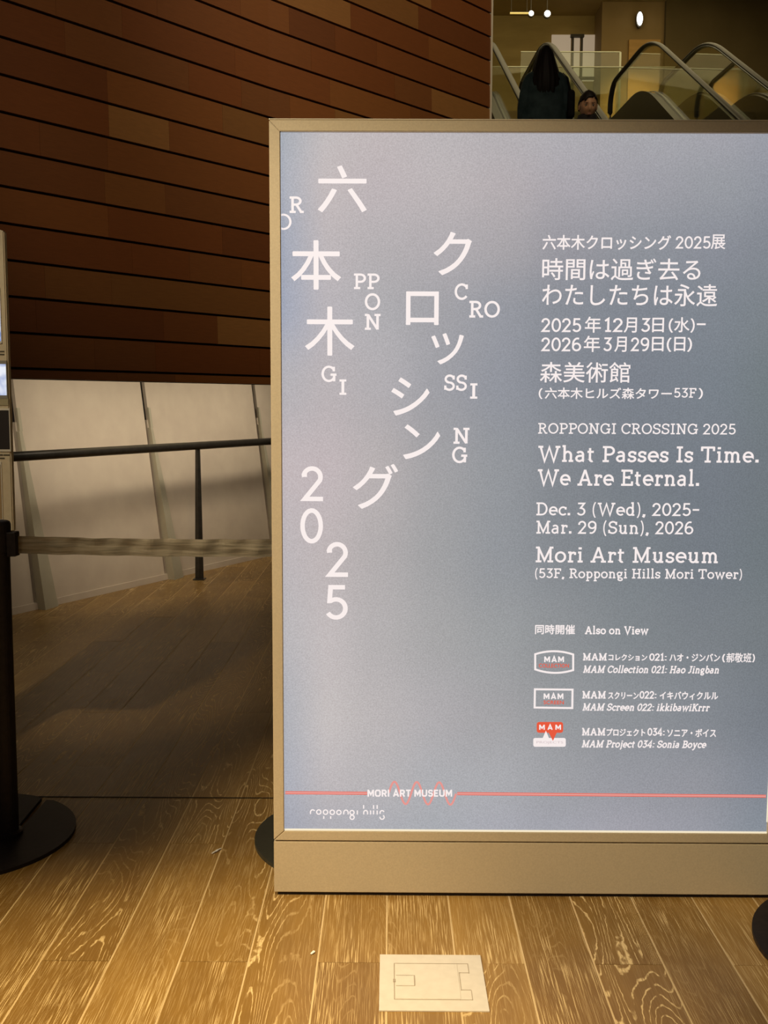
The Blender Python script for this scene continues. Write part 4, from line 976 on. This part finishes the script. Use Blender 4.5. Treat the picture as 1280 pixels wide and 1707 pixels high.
def garment(name, J, E, keep, grow, mt, parent, extra=None):
    K = {k: (*v[:3], v[3]*grow+.006, v[4]*grow+.008) for k, v in J.items() if k in keep}
    if extra: K.update(extra)
    EE = [(a, b_) for a, b_ in E if a in K and b_ in K]
    if 'pelvis' not in K: K = {('pelvis' if k == keep[0] else k): v for k, v in K.items()}; EE = [tuple('pelvis' if q == keep[0] else q for q in e) for e in EE]
    me = skin_mesh(K, EE); me.materials.clear(); me.materials.append(mt); me.name = name
    for p in me.polygons: p.use_smooth = True
    o = bpy.data.objects.new(name, me); COL.objects.link(o); o.parent = parent; return o
def shoes(J, s, parent):
    for q, sd in (('l', -1), ('r', 1)):
        bm = bmesh.new(); x = sd*.112*s
        tube(bm, [(x-sd*.008, .065*s, .045), (x, .02*s, .05), (x, -.08*s, .04), (x+.004*sd, -.15*s, .03), (x+.006*sd, -.205*s, .024)], [.034, .042, .046, .042, .018], 14, ry=[.044, .050, .038, .029, .012], upv=(0, 0, 1)); mobj('shoe', bm, BLACK, parent, True)

def step_at(t, Y):     # top of the step nearest to a depth on an escalator
    bst = None
    for c in t.children:
        if c.name.split('.')[0] == 'step':
            wp = t.location + Matrix.Rotation(t.rotation_euler[2], 3, 'Z') @ c.location
            if bst is None or abs(wp.y-Y) < abs(bst.y-Y): bst = wp
    return bst
# the man facing the camera
sp = step_at(es1, 9.25); hx = atY(979, 175, sp.y).x
man, J, E, s, M = person((hx, sp.y, sp.z+.006), radians(0), 1.69, {'l': ((-.215, .03, 1.13), (-.20, -.12, .92)), 'r': ((.215, .03, 1.13), (.20, -.12, .92))},
    'person with short black hair and black jacket facing us at the bottom of the view', radians(15))
garment('jacket', J, E, ['chest', 'pelvis', 'waist', 'collar', 'neck', 'shl', 'ell', 'fol', 'shr', 'elr', 'for'], 1.24, JACKET, man)
garment('trousers', J, E, ['pelvis', 'hil', 'knl', 'cal', 'anl', 'hir', 'knr', 'car', 'anr'], 1.10, TROU, man); shoes(J, s, man)
def cap_hair(s, M, parent):
    bm = bmesh.new(); bmesh.ops.create_uvsphere(bm, u_segments=48, v_segments=36, radius=1.0)
    dele = []
    for v in bm.verts:
        x, y, z = v.co; nz_ = noise.noise(Vector((x*5, y*5, z*2.2)))
        fr = .47+.13*noise.noise(Vector((x*7, 0, 2))) - .10*abs(x) + .12*math.sin(x*3+.6)
        front = y < -.12 and z < fr-.0; side = -.12 <= y < .30 and z < -.02+.35*(y < .02)*0; low = z < -.42
        v.co = (x*(.083+.004*nz_), y*.106+.003+.005*nz_, z*(.127+.005*nz_)+.002)
        if front or (side and y < .22) or low: dele.append(v)
    bmesh.ops.delete(bm, geom=dele, context='VERTS')
    bmesh.ops.solidify(bm, geom=list(bm.faces), thickness=.010)
    bmesh.ops.scale(bm, vec=(s, s, s), verts=bm.verts); bmesh.ops.transform(bm, matrix=M, verts=bm.verts); return mobj('hair', bm, HAIR, parent, True)
cap_hair(s, M, man)
bm = bmesh.new(); rings = []
for z, rx, ry in ((1.33, .17, .115), (1.40, .135, .10), (1.45, .088, .082), (1.50, .080, .078), (1.505, .070, .068), (1.46, .066, .064)):
    rings.append([bm.verts.new((rx*cos(2*pi*q/32)*s, (ry*sin(2*pi*q/32)+.002)*s, z*s)) for q in range(32)])
for a, b_ in zip(rings, rings[1:]):
    for q in range(32): bm.faces.new((a[q], a[(q+1)%32], b_[(q+1)%32], b_[q]))
mobj('collar', bm, JACKET, man, True)
# the woman seen from behind
sp = step_at(es1, 10.85); wx = atY(908, 120, sp.y).x
wom, J, E, s, M = person((wx, sp.y, sp.z+.006), pi, 1.64, {'l': ((-.225, .03, 1.10), (-.215, -.10, .90)), 'r': ((.225, .03, 1.10), (.215, -.10, .90))},
    'person seen from behind, very long black hair, dark teal coat, on the left escalator', 0)
garment('trousers', J, E, ['pelvis', 'hil', 'knl', 'cal', 'anl', 'hir', 'knr', 'car', 'anr'], 1.06, TROU, wom); shoes(J, s, wom)
garment('sleeves', J, E, ['collar', 'shl', 'ell', 'fol', 'wrl', 'shr', 'elr', 'for', 'wrr'], 1.25, COAT, wom)
bm = bmesh.new(); rings = []; n = 56
for k in range(26):
    t = k/25; z = 1.44-.84*t; wx_ = (.10+.105*min(1, t*5)**.6+.015*t+.03*max(0, t-.45)) ; wy_ = (.075+.055*min(1, t*4)+.05*max(0, t-.4))
    ring = []
    for q in range(n):
        a = 2*pi*q/n; f = 1+.035*sin(a*9+t*1.5)*t+.03*noise.noise(Vector((cos(a)*2, sin(a)*2, t*4)))
        ring.append(bm.verts.new((cos(a)*wx_*f, sin(a)*wy_*f+.015, z)))
    rings.append(ring)
for a, b_ in zip(rings, rings[1:]):
    for q in range(n): bm.faces.new((a[q], b_[q], b_[(q+1)%n], a[(q+1)%n]))
bm.faces.new(rings[0]); bmesh.ops.recalc_face_normals(bm, faces=bm.faces); mobj('coat', bm, COAT, wom, True)
bm = bmesh.new(); rings = []; n = 72     # hair falls from the crown to the middle of the back (local +Y is her back)
prof = [(1.672, .012, .012, .0), (1.662, .034, .045, .0), (1.64, .055, .075, .005), (1.60, .078, .100, .01), (1.55, .090, .110, .015), (1.50, .104, .112, .022), (1.44, .122, .114, .03), (1.38, .138, .118, .038),
        (1.32, .148, .118, .045), (1.26, .150, .112, .050), (1.21, .142, .10, .054), (1.17, .120, .08, .056)]
for z, wx_, wy_, oy in prof:
    ring = []
    for q in range(n):
        a = 2*pi*q/n; f = 1+.035*sin(a*17+z*3)*(1.7-z)*2+.02*sin(a*31+z*9)
        zz = z-(.05*abs(noise.noise(Vector((cos(a)*6, sin(a)*6, 1)))) if z < 1.22 else 0)
        ring.append(bm.verts.new((cos(a)*wx_*f, max(-.062 if z < 1.66 else -1, sin(a)*wy_*f)+oy if sin(a) < 0 else sin(a)*wy_*f+oy, zz)))
    rings.append(ring)
for a, b_ in zip(rings, rings[1:]):
    for q in range(n): bm.faces.new((a[q], b_[q], b_[(q+1)%n], a[(q+1)%n]))
bm.faces.new(rings[0]); bm.faces.new(rings[-1]); bmesh.ops.recalc_face_normals(bm, faces=bm.faces); mobj('hair', bm, HAIR, wom, True)
bag = empty('shoulder_bag', (wx+.255, sp.y+.02, sp.z+.98)); tag(bag, 'dark shoulder bag hanging at the right side of the long haired person', 'bag')
bm = box((0, 0, .11), (.075, .26, .27), .03); mobj('pouch', bm, JACKET, bag, True)
bm = bmesh.new(); tube(bm, [(-.01, .11, .22), (-.035, .07, .36), (-.07, .0, .425), (-.035, -.07, .36), (-.01, -.11, .22)], .008, 8, ry=.014); mobj('strap', bm, JACKET, bag, True)
